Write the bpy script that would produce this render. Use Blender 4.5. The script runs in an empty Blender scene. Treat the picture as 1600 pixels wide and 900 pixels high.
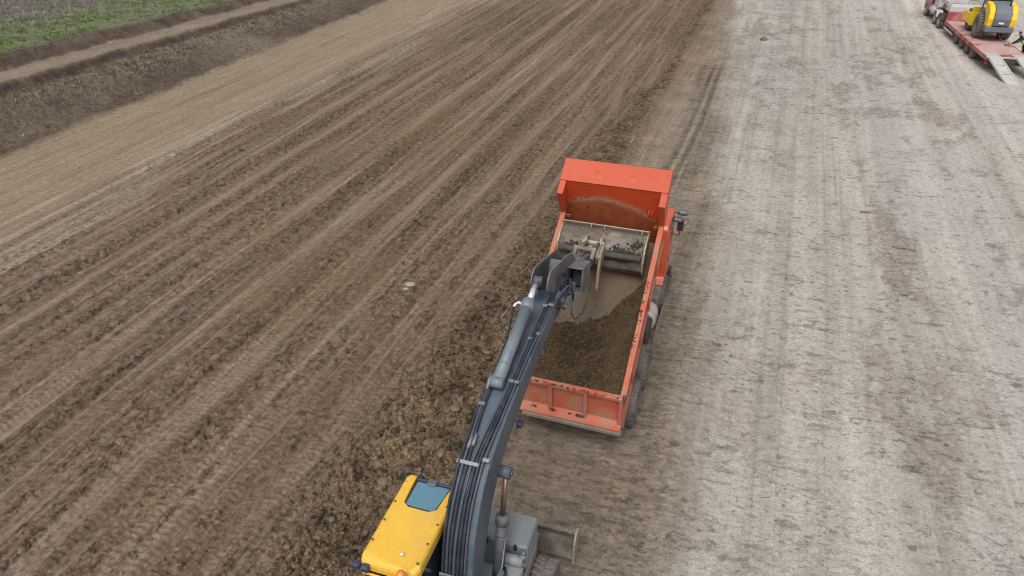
import bpy, math, random
import numpy as np
from math import sin, cos, pi, radians as RAD
from mathutils import Vector, Matrix

S = bpy.context.scene
COL = S.collection
random.seed(7)
RNG = np.random.default_rng(11)

# ---------------------------------------------------------------- camera, sky, sun, exposure
CAM_H, CAM_P, CAM_F = 11.025, 0.54064, 1088.96
cam_d = bpy.data.cameras.new("camera")
cam = bpy.data.objects.new("camera", cam_d)
COL.objects.link(cam)
cam.location = (0, 0, CAM_H)
cam.rotation_euler = (pi / 2 - CAM_P, 0, 0)
cam_d.sensor_width = 36.0
cam_d.lens = 36.0 * CAM_F / 1600.0
cam_d.clip_start = 0.1
cam_d.clip_end = 12000
S.camera = cam

SUN_EL, SUN_AZ = RAD(58), RAD(200)          # azimuth clockwise from +Y: the light comes from behind the camera, high up
world = bpy.data.worlds.new("World")
S.world = world
world.use_nodes = True
wn = world.node_tree
bg = wn.nodes["Background"]
sky = wn.nodes.new("ShaderNodeTexSky")
sky.sky_type = 'NISHITA'
sky.sun_disc = False
sky.sun_elevation = SUN_EL
sky.sun_rotation = SUN_AZ
sky.air_density = 1.0
sky.dust_density = 6.0
sky.ozone_density = 1.0
hs = wn.nodes.new("ShaderNodeHueSaturation")   # an overcast sky: most of the blue is gone
hs.inputs['Saturation'].default_value = 0.12
wn.links.new(sky.outputs[0], hs.inputs['Color'])
wn.links.new(hs.outputs[0], bg.inputs['Color'])
bg.inputs['Strength'].default_value = 0.13

sd = bpy.data.lights.new("sun", 'SUN')
sd.energy = 1.1
sd.angle = RAD(35)
sd.color = (1.0, 0.96, 0.9)
sun = bpy.data.objects.new("sun", sd)
COL.objects.link(sun)
sun_dir = Vector((sin(SUN_AZ) * cos(SUN_EL), cos(SUN_AZ) * cos(SUN_EL), sin(SUN_EL)))
sun.rotation_euler = sun_dir.to_track_quat('Z', 'Y').to_euler()
sun.location = sun_dir * 60

S.view_settings.view_transform = 'Standard'
S.view_settings.look = 'None'
S.view_settings.exposure = 0.06
S.view_settings.gamma = 1.0
S.cycles.filter_width = 1.05

# ---------------------------------------------------------------- geometry helpers
class G:
    """collects points and faces of one mesh"""
    def __init__(self):
        self.v = []; self.f = []; self.s = []
    def add(self, vs, fs, smooth=False, T=None):
        b = len(self.v)
        for p in vs:
            p = Vector(p)
            self.v.append(tuple(T @ p) if T is not None else tuple(p))
        for f in fs:
            self.f.append([b + i for i in f]); self.s.append(smooth)
        return self
    def box(self, x0, x1, y0, y1, z0, z1, c=0.0, T=None):
        hx, hy, hz = (x1-x0)/2, (y1-y0)/2, (z1-z0)/2
        m = Vector(((x0+x1)/2, (y0+y1)/2, (z0+z1)/2))
        c = min(c, .45*min(abs(hx), abs(hy), abs(hz))*2)
        if c <= 0:
            vs = [m+Vector((sx*hx, sy*hy, sz*hz)) for sx in (-1,1) for sy in (-1,1) for sz in (-1,1)]
            fs = [(0,1,3,2),(4,6,7,5),(0,4,5,1),(2,3,7,6),(0,2,6,4),(1,5,7,3)]
            return self.add(vs, fs, False, T)
        vs = []; idx = {}
        for sx in (-1,1):
            for sy in (-1,1):
                for sz in (-1,1):
                    for ax in range(3):
                        p = [sx*(hx-c), sy*(hy-c), sz*(hz-c)]
                        p[ax] = (sx*hx, sy*hy, sz*hz)[ax]
                        idx[(sx,sy,sz,ax)] = len(vs); vs.append(m+Vector(p))
        fs = []
        for ax in range(3):
            o = [a for a in range(3) if a != ax]
            for s in (-1,1):
                q = []
                for a,b in ((-1,-1),(1,-1),(1,1),(-1,1)):
                    t = [0,0,0]; t[ax]=s; t[o[0]]=a; t[o[1]]=b
                    q.append(idx[(t[0],t[1],t[2],ax)])
                fs.append(q)
        for ax in range(3):
            o = [a for a in range(3) if a != ax]
            for a in (-1,1):
                for b in (-1,1):
                    t0=[0,0,0]; t1=[0,0,0]
                    t0[ax]=-1; t1[ax]=1
                    t0[o[0]]=t1[o[0]]=a; t0[o[1]]=t1[o[1]]=b
                    fs.append([idx[(*t0,o[0])],idx[(*t1,o[0])],idx[(*t1,o[1])],idx[(*t0,o[1])]])
        for sx in (-1,1):
            for sy in (-1,1):
                for sz in (-1,1):
                    fs.append([idx[(sx,sy,sz,k)] for k in range(3)])
        return self.add(vs, fs, False, T)
    def tube(self, pts, r, n=10, caps=True, smooth=True, T=None):
        pts = [Vector(p) for p in pts]
        rs = r if isinstance(r, (list, tuple)) else [r]*len(pts)
        vs = []; fs = []
        up = None
        for i, p in enumerate(pts):
            d = (pts[min(i+1, len(pts)-1)] - pts[max(i-1, 0)]).normalized()
            if up is None:
                up = Vector((0,0,1)) if abs(d.z) < .9 else Vector((1,0,0))
            a = (up - d*up.dot(d)).normalized(); b = d.cross(a); up = a
            for k in range(n):
                t = 2*pi*k/n
                vs.append(p + (a*cos(t)+b*sin(t))*rs[i])
        for i in range(len(pts)-1):
            for k in range(n):
                fs.append((i*n+k, i*n+(k+1)%n, (i+1)*n+(k+1)%n, (i+1)*n+k))
        self.add(vs, fs, smooth, T)
        if caps:
            b = len(self.v) - len(vs)
            self.f.append([b+k for k in range(n)][::-1]); self.s.append(False)
            e = b + (len(pts)-1)*n
            self.f.append([e+k for k in range(n)]); self.s.append(False)
        return self
    def lathe(self, prof, o, axis, n=28, smooth=True, T=None):
        """prof: (radius, along) pairs round an axis"""
        o = Vector(o); d = Vector(axis).normalized()
        up = Vector((0,0,1)) if abs(d.z) < .9 else Vector((1,0,0))
        a = (up - d*up.dot(d)).normalized(); b = d.cross(a)
        vs = []; fs = []
        for (r, x) in prof:
            for k in range(n):
                t = 2*pi*k/n
                vs.append(o + d*x + (a*cos(t)+b*sin(t))*r)
        for i in range(len(prof)-1):
            for k in range(n):
                fs.append((i*n+k, i*n+(k+1)%n, (i+1)*n+(k+1)%n, (i+1)*n+k))
        if prof[0][0] > 1e-4: fs.append([k for k in range(n)][::-1])
        if prof[-1][0] > 1e-4: fs.append([(len(prof)-1)*n+k for k in range(n)])
        return self.add(vs, fs, smooth, T)
    def prism(self, poly, x0, x1, T=None):
        """poly of (y,z) pairs swept along x"""
        n = len(poly)
        vs = [(x0,y,z) for y,z in poly] + [(x1,y,z) for y,z in poly]
        fs = [list(range(n))[::-1], [n+i for i in range(n)]]
        fs += [(i,(i+1)%n,n+(i+1)%n,n+i) for i in range(n)]
        return self.add(vs, fs, False, T)
    def strip(self, prof, x0, x1, th, T=None):
        """an open (y,z) profile of thickness th, swept along x"""
        P = [Vector((0,y,z)) for y,z in prof]; out = []
        for i,p in enumerate(P):
            d = (P[min(i+1,len(P)-1)]-P[max(i-1,0)]).normalized()
            nn = Vector((0,-d.z,d.y))
            out.append(p+nn*th)
        n = len(P); vs = []
        for x in (x0,x1):
            vs += [(x,p.y,p.z) for p in P] + [(x,p.y,p.z) for p in out]
        m = 2*n; fs = []
        for i in range(n-1):
            fs += [(i,i+1,m+i+1,m+i),(n+i,m+n+i,m+n+i+1,n+i+1),(i,n+i,n+i+1,i+1),(m+i,m+i+1,m+n+i+1,m+n+i)]
        fs += [(0,m,m+n,n),(n-1,2*n-1,m+2*n-1,m+n-1)]
        return self.add(vs, fs, False, T)

def link(name, g, mat, parent=None, bevel=0.0, recalc=True):
    me = bpy.data.meshes.new(name)
    me.from_pydata(g.v, [], g.f)
    me.polygons.foreach_set("use_smooth", g.s)
    import bmesh
    if recalc:
        bm = bmesh.new(); bm.from_mesh(me)
        bmesh.ops.recalc_face_normals(bm, faces=bm.faces)
        bm.to_mesh(me); bm.free()
    me.materials.append(mat)
    o = bpy.data.objects.new(name, me)
    COL.objects.link(o)
    if parent is not None: o.parent = parent
    if bevel > 0:
        b = o.modifiers.new("edge", 'BEVEL')
        b.width = bevel; b.segments = 2; b.limit_method = 'ANGLE'; b.angle_limit = RAD(35)
        b.harden_normals = False
    return o

def tag(o, label=None, cat=None, group=None, kind=None):
    if label: o['label'] = label
    if cat: o['category'] = cat
    if group: o['group'] = group
    if kind: o['kind'] = kind
    return o

def empty(name, loc, yaw=0.0, roll=0.0):
    o = bpy.data.objects.new(name, None)
    o.location = loc; o.rotation_euler = (0, roll, -yaw)
    o.empty_display_size = .3
    COL.objects.link(o)
    return o

# ---------------------------------------------------------------- materials
def new_mat(name):
    m = bpy.data.materials.new(name); m.use_nodes = True
    nt = m.node_tree
    return m, nt, nt.nodes["Principled BSDF"]

def N(nt, t, **kw):
    n = nt.nodes.new(t)
    for k, v in kw.items(): setattr(n, k, v)
    return n

def ramp(nt, fac, stops):
    r = N(nt, "ShaderNodeValToRGB")
    e = r.color_ramp.elements
    while len(e) < len(stops): e.new(.5)
    for el, (p, c) in zip(e, stops):
        el.position = p
        el.color = (*c, 1) if not isinstance(c, (int, float)) else (c, c, c, 1)
    nt.links.new(fac, r.inputs[0])
    return r.outputs[0]

def noise(nt, vec, scale, detail=5, rough=.6):
    n = N(nt, "ShaderNodeTexNoise")
    n.inputs['Scale'].default_value = scale
    n.inputs['Detail'].default_value = detail
    n.inputs['Roughness'].default_value = rough
    nt.links.new(vec, n.inputs['Vector'])
    return n.outputs['Fac']

def mix(nt, fac, a, b, mode='MIX'):
    m = N(nt, "ShaderNodeMix", data_type='RGBA', blend_type=mode)
    for sock, val in ((m.inputs[0], fac), (m.inputs[6], a), (m.inputs[7], b)):
        if isinstance(val, (int, float)): sock.default_value = val
        elif isinstance(val, tuple): sock.default_value = (*val, 1)
        else: nt.links.new(val, sock)
    return m.outputs[2]

def worn(name, col, dirt=(.17,.12,.085), amount=.35, rough=.45, metal=0.0, scale=2.2, fade=None, spec=.4, streak=None, coat=0.0):
    """painted or bare surface with faded patches, grime and fine speckle"""
    m, nt, b = new_mat(name)
    tc = N(nt, "ShaderNodeTexCoord").outputs['Object']
    n1 = noise(nt, tc, scale, 6, .62)
    n2 = noise(nt, tc, scale*9, 4, .7)
    n3 = noise(nt, tc, scale*.45, 3, .5)
    fade = fade or tuple(min(1, c*1.18+.012) for c in col)
    base = mix(nt, ramp(nt, n3, [(.35,0.0),(.68,1.0)]), col, fade)
    lo = .72 - amount*.5
    d1 = ramp(nt, n1, [(lo,0.0),(min(.98,lo+.24),1.0)])
    mm = N(nt, "ShaderNodeMath", operation='MULTIPLY')
    nt.links.new(d1, mm.inputs[0])
    nt.links.new(ramp(nt, n2, [(.3,.25),(.7,1.0)]), mm.inputs[1])
    m2 = N(nt, "ShaderNodeMath", operation='MULTIPLY'); m2.inputs[1].default_value = min(1, amount*1.7)
    nt.links.new(mm.outputs[0], m2.inputs[0])
    c = mix(nt, m2.outputs[0], base, dirt)
    c = mix(nt, 1.0, c, ramp(nt, n2, [(.2,.86),(.8,1.08)]), 'MULTIPLY')
    nt.links.new(c, b.inputs['Base Color'])
    rr = N(nt, "ShaderNodeMapRange")
    rr.inputs[3].default_value = rough; rr.inputs[4].default_value = min(1, rough+.35)
    nt.links.new(m2.outputs[0], rr.inputs[0]); nt.links.new(rr.outputs[0], b.inputs['Roughness'])
    b.inputs['Metallic'].default_value = metal
    b.inputs['Specular IOR Level'].default_value = spec
    b.inputs['Coat Weight'].default_value = coat
    bp = N(nt, "ShaderNodeBump"); bp.inputs['Strength'].default_value = .12; bp.inputs['Distance'].default_value = .01
    nt.links.new(n2, bp.inputs['Height']); nt.links.new(bp.outputs[0], b.inputs['Normal'])
    return m

def plain(name, col, rough=.5, metal=0.0, spec=.5, emit=None, coat=0.0):
    m, nt, b = new_mat(name)
    tc = N(nt, "ShaderNodeTexCoord").outputs['Object']
    n = noise(nt, tc, 14, 3, .6)
    nt.links.new(mix(nt, 1.0, (*col,)[:3], ramp(nt, n, [(.2,.88),(.8,1.1)]), 'MULTIPLY'), b.inputs['Base Color'])
    b.inputs['Roughness'].default_value = rough
    b.inputs['Metallic'].default_value = metal
    b.inputs['Specular IOR Level'].default_value = spec
    b.inputs['Coat Weight'].default_value = coat
    return m

def vcol(name, attr="tone", rough=.95, fine=((28, .78, 1.2), (95, .82, 1.16)), bump=.35, spec=.15, pits=False):
    """soil whose colour varies from place to place (attribute), with fine grain on top"""
    m, nt, b = new_mat(name)
    an = N(nt, "ShaderNodeAttribute", attribute_name=attr); a = an.outputs['Color']
    tc = N(nt, "ShaderNodeTexCoord").outputs['Object']
    c = a; last = None
    for sc, lo, hi in fine:
        last = noise(nt, tc, sc, 3, .65)
        f_ = 1.0
        if pits and sc < 10:                   # the rolled lime road is smooth at this scale
            mr = N(nt, "ShaderNodeMapRange"); mr.inputs[3].default_value = 1.0; mr.inputs[4].default_value = .35
            nt.links.new(N(nt, "ShaderNodeAttribute", attribute_name="lime").outputs['Fac'], mr.inputs[0]); f_ = mr.outputs[0]
        c = mix(nt, f_, c, ramp(nt, last, [(.28,lo),(.72,hi)]), 'MULTIPLY')
    if pits:                                   # crumbly places (alpha of the attribute): shade of crevices between crumbs painted as darker colour
        mp = N(nt, "ShaderNodeMapping"); mp.inputs['Scale'].default_value = (.82, 1.0, 1.0); mp.inputs['Rotation'].default_value = (0, 0, .12)
        nt.links.new(tc, mp.inputs['Vector'])
        p = noise(nt, mp.outputs[0], 5.2, 8, .80)
        pr_ = ramp(nt, p, [(.39,.30),(.465,.86),(.52,1.0),(.66,1.32)])
        c = mix(nt, an.outputs['Alpha'], c, mix(nt, 1.0, c, pr_, 'MULTIPLY'))
        # compacted lime road (attribute "lime"): thin crosswise flakes and scabs of darker earth, denser in places
        lime = N(nt, "ShaderNodeAttribute", attribute_name="lime").outputs['Fac']
        for k,(sx,sy,sc,lo,hi,dk) in enumerate(((.72,1.15,3.9,.590,.608,.56),(.72,1.2,9.5,.578,.598,.56),(.8,1.2,1.15,.640,.660,.62))):
            m3 = N(nt, "ShaderNodeMapping", vector_type='TEXTURE'); m3.inputs['Scale'].default_value = (1/sx, 1/sy, 1.0); m3.inputs['Rotation'].default_value = (0, 0, -.38); m3.inputs['Location'].default_value = (7.3*k, 3.1*k, 0)
            nt.links.new(tc, m3.inputs['Vector'])
            fl = ramp(nt, noise(nt, m3.outputs[0], sc, 4, .66), [(lo,0.0),(hi,1.0)])
            dn = ramp(nt, noise(nt, m3.outputs[0], .34+.2*k, 4, .6), [(.36,.18),(.62,1.0)])
            q1 = N(nt, "ShaderNodeMath", operation='MULTIPLY'); nt.links.new(fl, q1.inputs[0]); nt.links.new(dn, q1.inputs[1])
            q2 = N(nt, "ShaderNodeMath", operation='MULTIPLY'); nt.links.new(q1.outputs[0], q2.inputs[0]); nt.links.new(lime, q2.inputs[1])
            c = mix(nt, q2.outputs[0], c, mix(nt, 1.0, c, (dk, dk*.95, dk*.90), 'MULTIPLY'))
        ad = N(nt, "ShaderNodeMath", operation='MULTIPLY_ADD')
        ad.inputs[1].default_value = 2.2
        nt.links.new(p, ad.inputs[0]); nt.links.new(last, ad.inputs[2]); last = ad.outputs[0]
    nt.links.new(c, b.inputs['Base Color'])
    b.inputs['Roughness'].default_value = rough
    b.inputs['Specular IOR Level'].default_value = spec
    bp = N(nt, "ShaderNodeBump"); bp.inputs['Strength'].default_value = bump; bp.inputs['Distance'].default_value = .02
    nt.links.new(last, bp.inputs['Height']); nt.links.new(bp.outputs[0], b.inputs['Normal'])
    return m

DUST = (.30,.235,.18); MUD = (.14,.105,.078)
M = {}
M['orange'] = worn('orange_paint', (.56,.085,.028), dirt=(.42,.17,.10), amount=.3, rough=.42, fade=(.66,.125,.05), scale=1.6)
M['orange_dusty'] = worn('dusty_orange_paint', (.52,.088,.038), dirt=(.38,.235,.17), amount=.72, rough=.65, fade=(.52,.14,.08), scale=2.6)
M['orange_clean'] = worn('clean_orange_paint', (.51,.070,.023), dirt=(.60,.19,.12), amount=.25, rough=.42, scale=.9, fade=(.53,.090,.040))
M['cab_orange'] = worn('cab_orange_paint', (.54,.082,.03), dirt=(.35,.2,.13), amount=.25, rough=.35, coat=.3)
M['rubber'] = worn('tyre_rubber', (.035,.034,.034), dirt=(.25,.225,.20), amount=.95, rough=.85, scale=4, spec=.2, fade=(.075,.07,.066))
M['rim'] = worn('wheel_steel', (.10,.10,.10), dirt=(.2,.165,.13), amount=.7, rough=.6, metal=.2, scale=5)
M['chassis'] = worn('chassis_black', (.035,.033,.032), dirt=(.14,.115,.09), amount=.75, rough=.7, scale=4)
M['frame_grey'] = worn('dusty_grey_steel', (.17,.16,.15), dirt=(.26,.21,.17), amount=.7, rough=.65, metal=.1, scale=4)
M['tank'] = worn('pale_tank', (.52,.50,.47), dirt=(.32,.27,.22), amount=.55, rough=.5, scale=3)
M['boom'] = worn('slate_grey_paint', (.058,.082,.125), dirt=(.22,.21,.205), amount=.46, rough=.45, fade=(.105,.13,.168), scale=3)
M['cylinder'] = worn('blue_grey_cylinder', (.145,.18,.215), dirt=(.25,.24,.225), amount=.4, rough=.38, fade=(.20,.235,.265), scale=4)
M['hose'] = worn('hose_rubber', (.018,.022,.036), dirt=(.10,.10,.105), amount=.5, rough=.55, scale=7)
M['pipe'] = worn('hydraulic_pipe', (.060,.072,.10), dirt=(.16,.15,.14), amount=.35, rough=.42, scale=7)
M['clamp'] = worn('zinc_clamp', (.21,.22,.235), dirt=(.2,.18,.15), amount=.4, rough=.45, metal=.4, scale=8)
M['chrome'] = plain('chrome_rod', (.80,.80,.82), .22, .55, .6)
M['bronze_rod'] = plain('muddy_rod', (.22,.15,.11), .35, .5)
M['yellow'] = worn('yellow_paint', (.74,.44,.050), dirt=(.46,.33,.13), amount=.42, rough=.42, fade=(.78,.47,.065), scale=1.3, coat=.1)
M['deck'] = worn('grey_deck_plate', (.20,.225,.25), dirt=(.30,.285,.26), amount=.5, rough=.5, fade=(.30,.325,.345), scale=3, metal=.1)
M['dark_plastic'] = worn('dark_plastic', (.025,.027,.034), dirt=(.10,.09,.08), amount=.3, rough=.55, scale=6)
M['blue_plastic'] = worn('blue_black_plastic', (.035,.045,.09), dirt=(.1,.1,.12), amount=.3, rough=.4, scale=6)
M['glass_dark'] = plain('dark_glass', (.012,.018,.022), .06, 0, .6)
M['glass_green'] = worn('tinted_cab_glass', (.012,.022,.026), dirt=(.035,.06,.05), amount=.5, rough=.08, scale=2.2)
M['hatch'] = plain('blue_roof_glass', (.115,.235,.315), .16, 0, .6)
M['bolt'] = plain('brass_bolt', (.17,.115,.05), .5, .4)
M['amber'] = plain('amber_beacon', (.80,.23,.03), .2, 0, .6, coat=.5)
M['white'] = plain('white_paint', (.74,.74,.73), .5)
M['bucket'] = worn('muddy_bucket_steel', (.265,.215,.16), dirt=(.055,.046,.038), amount=.85, rough=.65, fade=(.32,.285,.25), scale=2.6, metal=.1)
M['bucket_edge'] = worn('worn_bucket_edge', (.33,.285,.225), dirt=(.2,.16,.12), amount=.5, rough=.5, metal=.15, scale=6)
M['arm'] = worn('muddy_arm_paint', (.050,.055,.066), dirt=(.20,.19,.185), amount=.66, rough=.5, fade=(.13,.14,.165), scale=4.5)
M['mud_and_shade'] = worn('mud_shade_black', (.040,.032,.025), dirt=(.085,.066,.048), amount=.6, rough=.8, scale=6)  # caked mud, and the painted shade of the bucket's pockets
M['red_lamp'] = plain('red_lens', (.45,.02,.02), .25)
M['mirror'] = plain('mirror_shell', (.10,.115,.14), .45)
M['mirror_red'] = plain('reddish_mirror_face', (.10,.018,.02), .3)
M['trailer_red'] = worn('faded_red_paint', (.34,.06,.065), dirt=(.45,.34,.31), amount=.55, rough=.6, fade=(.44,.17,.165), scale=1.3)
M['trailer_deck'] = worn('pinkish_worn_deck', (.42,.18,.175), dirt=(.50,.41,.37), amount=.75, rough=.75, fade=(.50,.28,.26), scale=1.1)
M['galv'] = worn('galvanised_steel', (.50,.53,.53), dirt=(.40,.37,.33), amount=.4, rough=.5, metal=.25, scale=2)
M['ramp_plate'] = worn('ramp_tread', (.43,.42,.39), dirt=(.33,.28,.23), amount=.5, rough=.7, scale=2)
M['truck_red'] = worn('dark_red_cab', (.25,.022,.03), dirt=(.3,.2,.17), amount=.25, rough=.35, coat=.3, scale=2)
M['fender'] = worn('pale_fender', (.50,.50,.51), dirt=(.35,.31,.27), amount=.45, rough=.5, scale=2)
M['roller_yellow'] = worn('roller_yellow', (.80,.52,.012), dirt=(.5,.36,.08), amount=.2, rough=.4, scale=1.5)
M['roller_grey'] = worn('roller_grey', (.13,.15,.185), dirt=(.25,.23,.2), amount=.3, rough=.5, scale=1.5)
M['skin'] = plain('skin', (.48,.27,.19), .6)
M['hair'] = plain('dark_hair', (.012,.010,.010), .7)
M['jacket'] = plain('dark_jacket', (.022,.024,.035), .85)
M['vest'] = plain('hi_vis_vest', (.45,.72,.045), .75)
M['trousers'] = plain('dark_trousers', (.02,.022,.03), .85)
M['reflect'] = plain('reflective_tape', (.62,.63,.64), .4)
M['stone'] = worn('pale_stone', (.32,.285,.245), dirt=(.25,.2,.16), amount=.5, rough=.9, scale=6)
M['stick'] = worn('dry_wood', (.30,.22,.15), dirt=(.15,.11,.08), amount=.4, rough=.85, scale=8)
M['puddle'] = plain('puddle_water', (.10,.10,.10), .06, 0, .6)
M['clod'] = worn('dry_clod', (.15,.108,.075), dirt=(.26,.205,.15), amount=.5, rough=1.0, fade=(.20,.15,.108), scale=3.0, spec=.1)
M['soil'] = vcol('loose_soil', fine=((18,.66,1.3),(60,.75,1.22)), bump=.7)
M['ground'] = vcol('site_soil', fine=((5.5,.76,1.22),(26,.76,1.24),(85,.80,1.18)), bump=.6, pits=True)
M['stain'] = vcol('stained_bed_paint', fine=((6,.88,1.1),(40,.9,1.08)), bump=.15, rough=.55, spec=.4)

# ---------------------------------------------------------------- terrain
def vnoise(x, y, seed):
    xi = np.floor(x).astype(np.int64); yi = np.floor(y).astype(np.int64)
    fx = x-xi; fy = y-yi
    fx = fx*fx*fx*(fx*(fx*6-15)+10); fy = fy*fy*fy*(fy*(fy*6-15)+10)
    def h(a, b):
        n = (a*374761393 + b*668265263 + seed*1442695041) & 0xFFFFFFFF
        n = ((n ^ (n >> 13))*1274126177) & 0xFFFFFFFF
        n = (n ^ (n >> 16))
        n = (n*2246822519) & 0xFFFFFFFF
        return ((n ^ (n >> 15)) & 0xFFFFFF)/16777215.0
    return (h(xi,yi)*(1-fx)+h(xi+1,yi)*fx)*(1-fy)+(h(xi,yi+1)*(1-fx)+h(xi+1,yi+1)*fx)*fy
def fbm(x, y, seed, oct=4, gain=.5):
    s = 0; a = 1; t = 0
    for k in range(oct):
        s = s + a*vnoise(x*2**k+17.3*k, y*2**k-9.1*k, seed+k*31); t += a; a *= gain
    return s/t
def sstep(a, b, x):
    t = np.clip((x-a)/(b-a), 0, 1); return t*t*(3-2*t)
def bump1(x, c, w):
    return np.exp(-((x-c)/w)**2)

LIGHT = [(-22.9,.22,.9),(-21.7,.3,.8),(-20.4,.2,.5),(-18.85,.32,1.0),(-17.9,.2,.5),(-16.6,.38,.75),(-15.45,.3,.85),(-13.68,.30,1.0),
         (-12.95,.22,.35),(-11.65,.26,.85),(-10.25,.16,.8),(-9.6,.24,.75),(-8.2,.22,.55),(-7.55,.15,.3)]
DARK = [(-22.3,.22,.5),(-21.1,.3,.6),(-19.6,.4,.8),(-18.3,.25,.6),(-17.25,.3,.6),(-16.05,.22,.5),(-14.45,.36,1.0),(-13.3,.2,.3),
        (-12.35,.3,.5),(-10.9,.35,.75),(-10.0,.15,.4),(-8.8,.4,.6),(-7.0,.35,.6)]

def line_a(X, Y):
    """which track line a point lies on: the tracks fan out slightly with distance"""
    a = (X-.365*Y)/(1+.004*Y)
    return a + .25*(fbm(X*.03, Y*.03, 5, 2)-.5) + .10*(vnoise(X*.23, Y*.16, 6)-.5)

def terrain(X, Y, spacing):
    a = line_a(X, Y)
    fine = lambda f: np.clip(1.25 - spacing*f*.9, 0, 1)      # fades detail finer than the mesh there
    al = Y*1.06 + X*.3                                          # distance along the tracks
    col = np.zeros(X.shape+(3,)); hgt = np.zeros(X.shape)
    C = lambda r,g,b: np.array([r,g,b])
    # --- noises
    n_big = fbm(X*.12, Y*.12, 40, 3)
    n_mid = fbm(X*.9, Y*.9, 50, 4)
    n_clod = fbm(X*3.6, Y*3.6, 60, 3, .6)
    n_cl2 = fbm(X*9.0, Y*9.0, 70, 2, .6)
    n_spk = vnoise(X*21, Y*21, 80)
    long1 = fbm(a*2.6, al*.10, 90, 4, .6)                       # streaks along the tracks
    long2 = fbm(a*8.0, al*.22, 95, 3, .6)
    # --- field of wheel tracks
    L = np.zeros_like(a); D = np.zeros_like(a)
    for i,(c,w,s) in enumerate(LIGHT):
        mod = .25+.9*sstep(.25,.62, fbm(al*.09+i*7.7, a*.4, 100+i, 3))
        wob = .16*(vnoise(al*.11+i*3, a*0, 130+i)-.5)+.5*(vnoise(al*.035+i*5, a*0, 530+i)-.5)
        q_ = (a+wob-c)/(w*.62)
        prof_ = np.exp(-np.abs(q_)**2.6)*(.55+.45*np.abs(q_))
        L = np.maximum(L, .98*s*mod*prof_)
    for i,(c,w,s) in enumerate(DARK):
        mod = .3+.9*sstep(.25,.6, fbm(al*.11+i*5.1, a*.5, 160+i, 3))
        D = np.maximum(D, s*mod*np.exp(-np.abs((a-c)/w)**2.4))
    for k,(dm,thr) in enumerate(((.030,.60),(-.028,.62),(.055,.66))):      # passes driven at a slight angle to the rest
        ac = a-dm*(Y-25)*np.clip(1-(Y-25)/120,.3,1)
        st = fbm(ac*2.3, al*.03, 540+k, 2); st2 = fbm(ac*2.3+40, al*.03, 545+k, 2)
        L = np.maximum(L, .62*sstep(thr,thr+.06,st)*sstep(thr+.13,thr+.07,st))
        D = np.maximum(D, .6*sstep(thr,thr+.07,st2))
    fbl = fbm(a*15, al*.5, 97, 2); L = np.clip(L*(.25+.85*long2+.55*(fbl-.3))*(.55+.9*n_mid), 0, 1); D = np.clip(D*(.35+1.0*long1+.5*(n_mid-.4)), 0, 1)
    smooth_w = sstep(-22.4, -24.6, a)                            # graded smooth strip by the bank
    rough = np.clip(.50+.65*D-.55*L+.9*(long1-.5)+.5*(n_mid-.5), .05, 1.2)*(1-.72*smooth_w)
    mid = C(.188,.137,.098)
    col[:] = mid
    col *= (1+.38*(long1-.5)+.28*(long2-.5)+.35*(n_big-.5))[...,None]
    ol = sstep(.5,.72, fbm(X*.22,Y*.22,201,3))*sstep(-19,-14,a)
    col = col*(1-.3*ol[...,None])+C(.185,.130,.074)*.3*ol[...,None]
    thin = sstep(.62,.74,fbm(a*7.5, al*.05, 213, 3))*sstep(-14,-18,a)*(.3+.9*n_mid)*.75
    L = np.maximum(L, thin)
    lf = (L*.80)[...,None]
    col = col*(1-lf)+C(.310,.252,.203)*lf
    df = (D*.55)[...,None]
    col = col*(1-df)+C(.105,.074,.052)*df
    sw = (smooth_w*.85)[...,None]
    tan = C(.270,.215,.160)*(1+.22*(long2-.5)+.30*(fbl-.5)+.25*(long1-.5)+.2*(n_mid-.5))[...,None]
    col = col*(1-sw)+tan*sw
    pale = (sstep(.50,.72,fbm(a*2.6, al*.10, 210, 4))*bump1(a,-23.4,2.1)*.62)[...,None]
    col = col*(1-pale)+C(.37,.315,.265)*pale
    tdk = sstep(.60,.70,fbm(a*6.2+50, al*.07, 214, 3, .6))*(.25+.9*n_mid)*(1-smooth_w)
    tdk = np.maximum(tdk, .8*sstep(.62,.72,fbm(a*9+20, al*.05, 215, 3, .6))*smooth_w*n_mid)
    col *= (1-.34*tdk)[...,None]; hgt -= .02*tdk
    tlt = sstep(.62,.72,fbm(a*4.4+90, al*.06, 216, 3, .6))*(.2+1.1*n_mid)
    col *= (1+.24*tlt*(1-.5*smooth_w))[...,None]
    # clods: dark crumbs in the loose bands, crevice shade painted into the hollows
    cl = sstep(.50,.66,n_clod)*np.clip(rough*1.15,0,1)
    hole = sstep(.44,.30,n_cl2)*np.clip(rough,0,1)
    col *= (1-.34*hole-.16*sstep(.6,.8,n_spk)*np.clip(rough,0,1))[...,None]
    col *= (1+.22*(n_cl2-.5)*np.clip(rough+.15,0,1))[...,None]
    tex = rough*(.075*cl*fine(4)+.05*(n_cl2-.5)*fine(10)+.022*(n_spk-.5)*fine(20))
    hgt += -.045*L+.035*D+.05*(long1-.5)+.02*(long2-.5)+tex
    # tyre lugs in some of the tracks
    lug = np.zeros_like(a)
    for c,w in ((-13.68,.26),(-11.9,.22),(-11.35,.22),(-10.25,.16),(-9.72,.22),(-9.1,.22),(-8.2,.2),(-15.5,.26),(-7.7,.2)):
        q = np.abs(a-c)
        lug += np.exp(-(q/w)**4)*np.tanh(2.6*np.sin(2*pi*(al/.165+q*2.6)))
    lug *= sstep(.40,.60,fbm(al*.10,a*.9,220,3))*sstep(42,18,Y)
    hgt += .010*lug; col *= (1+.060*lug*(.4+n_clod))[...,None]
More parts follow.
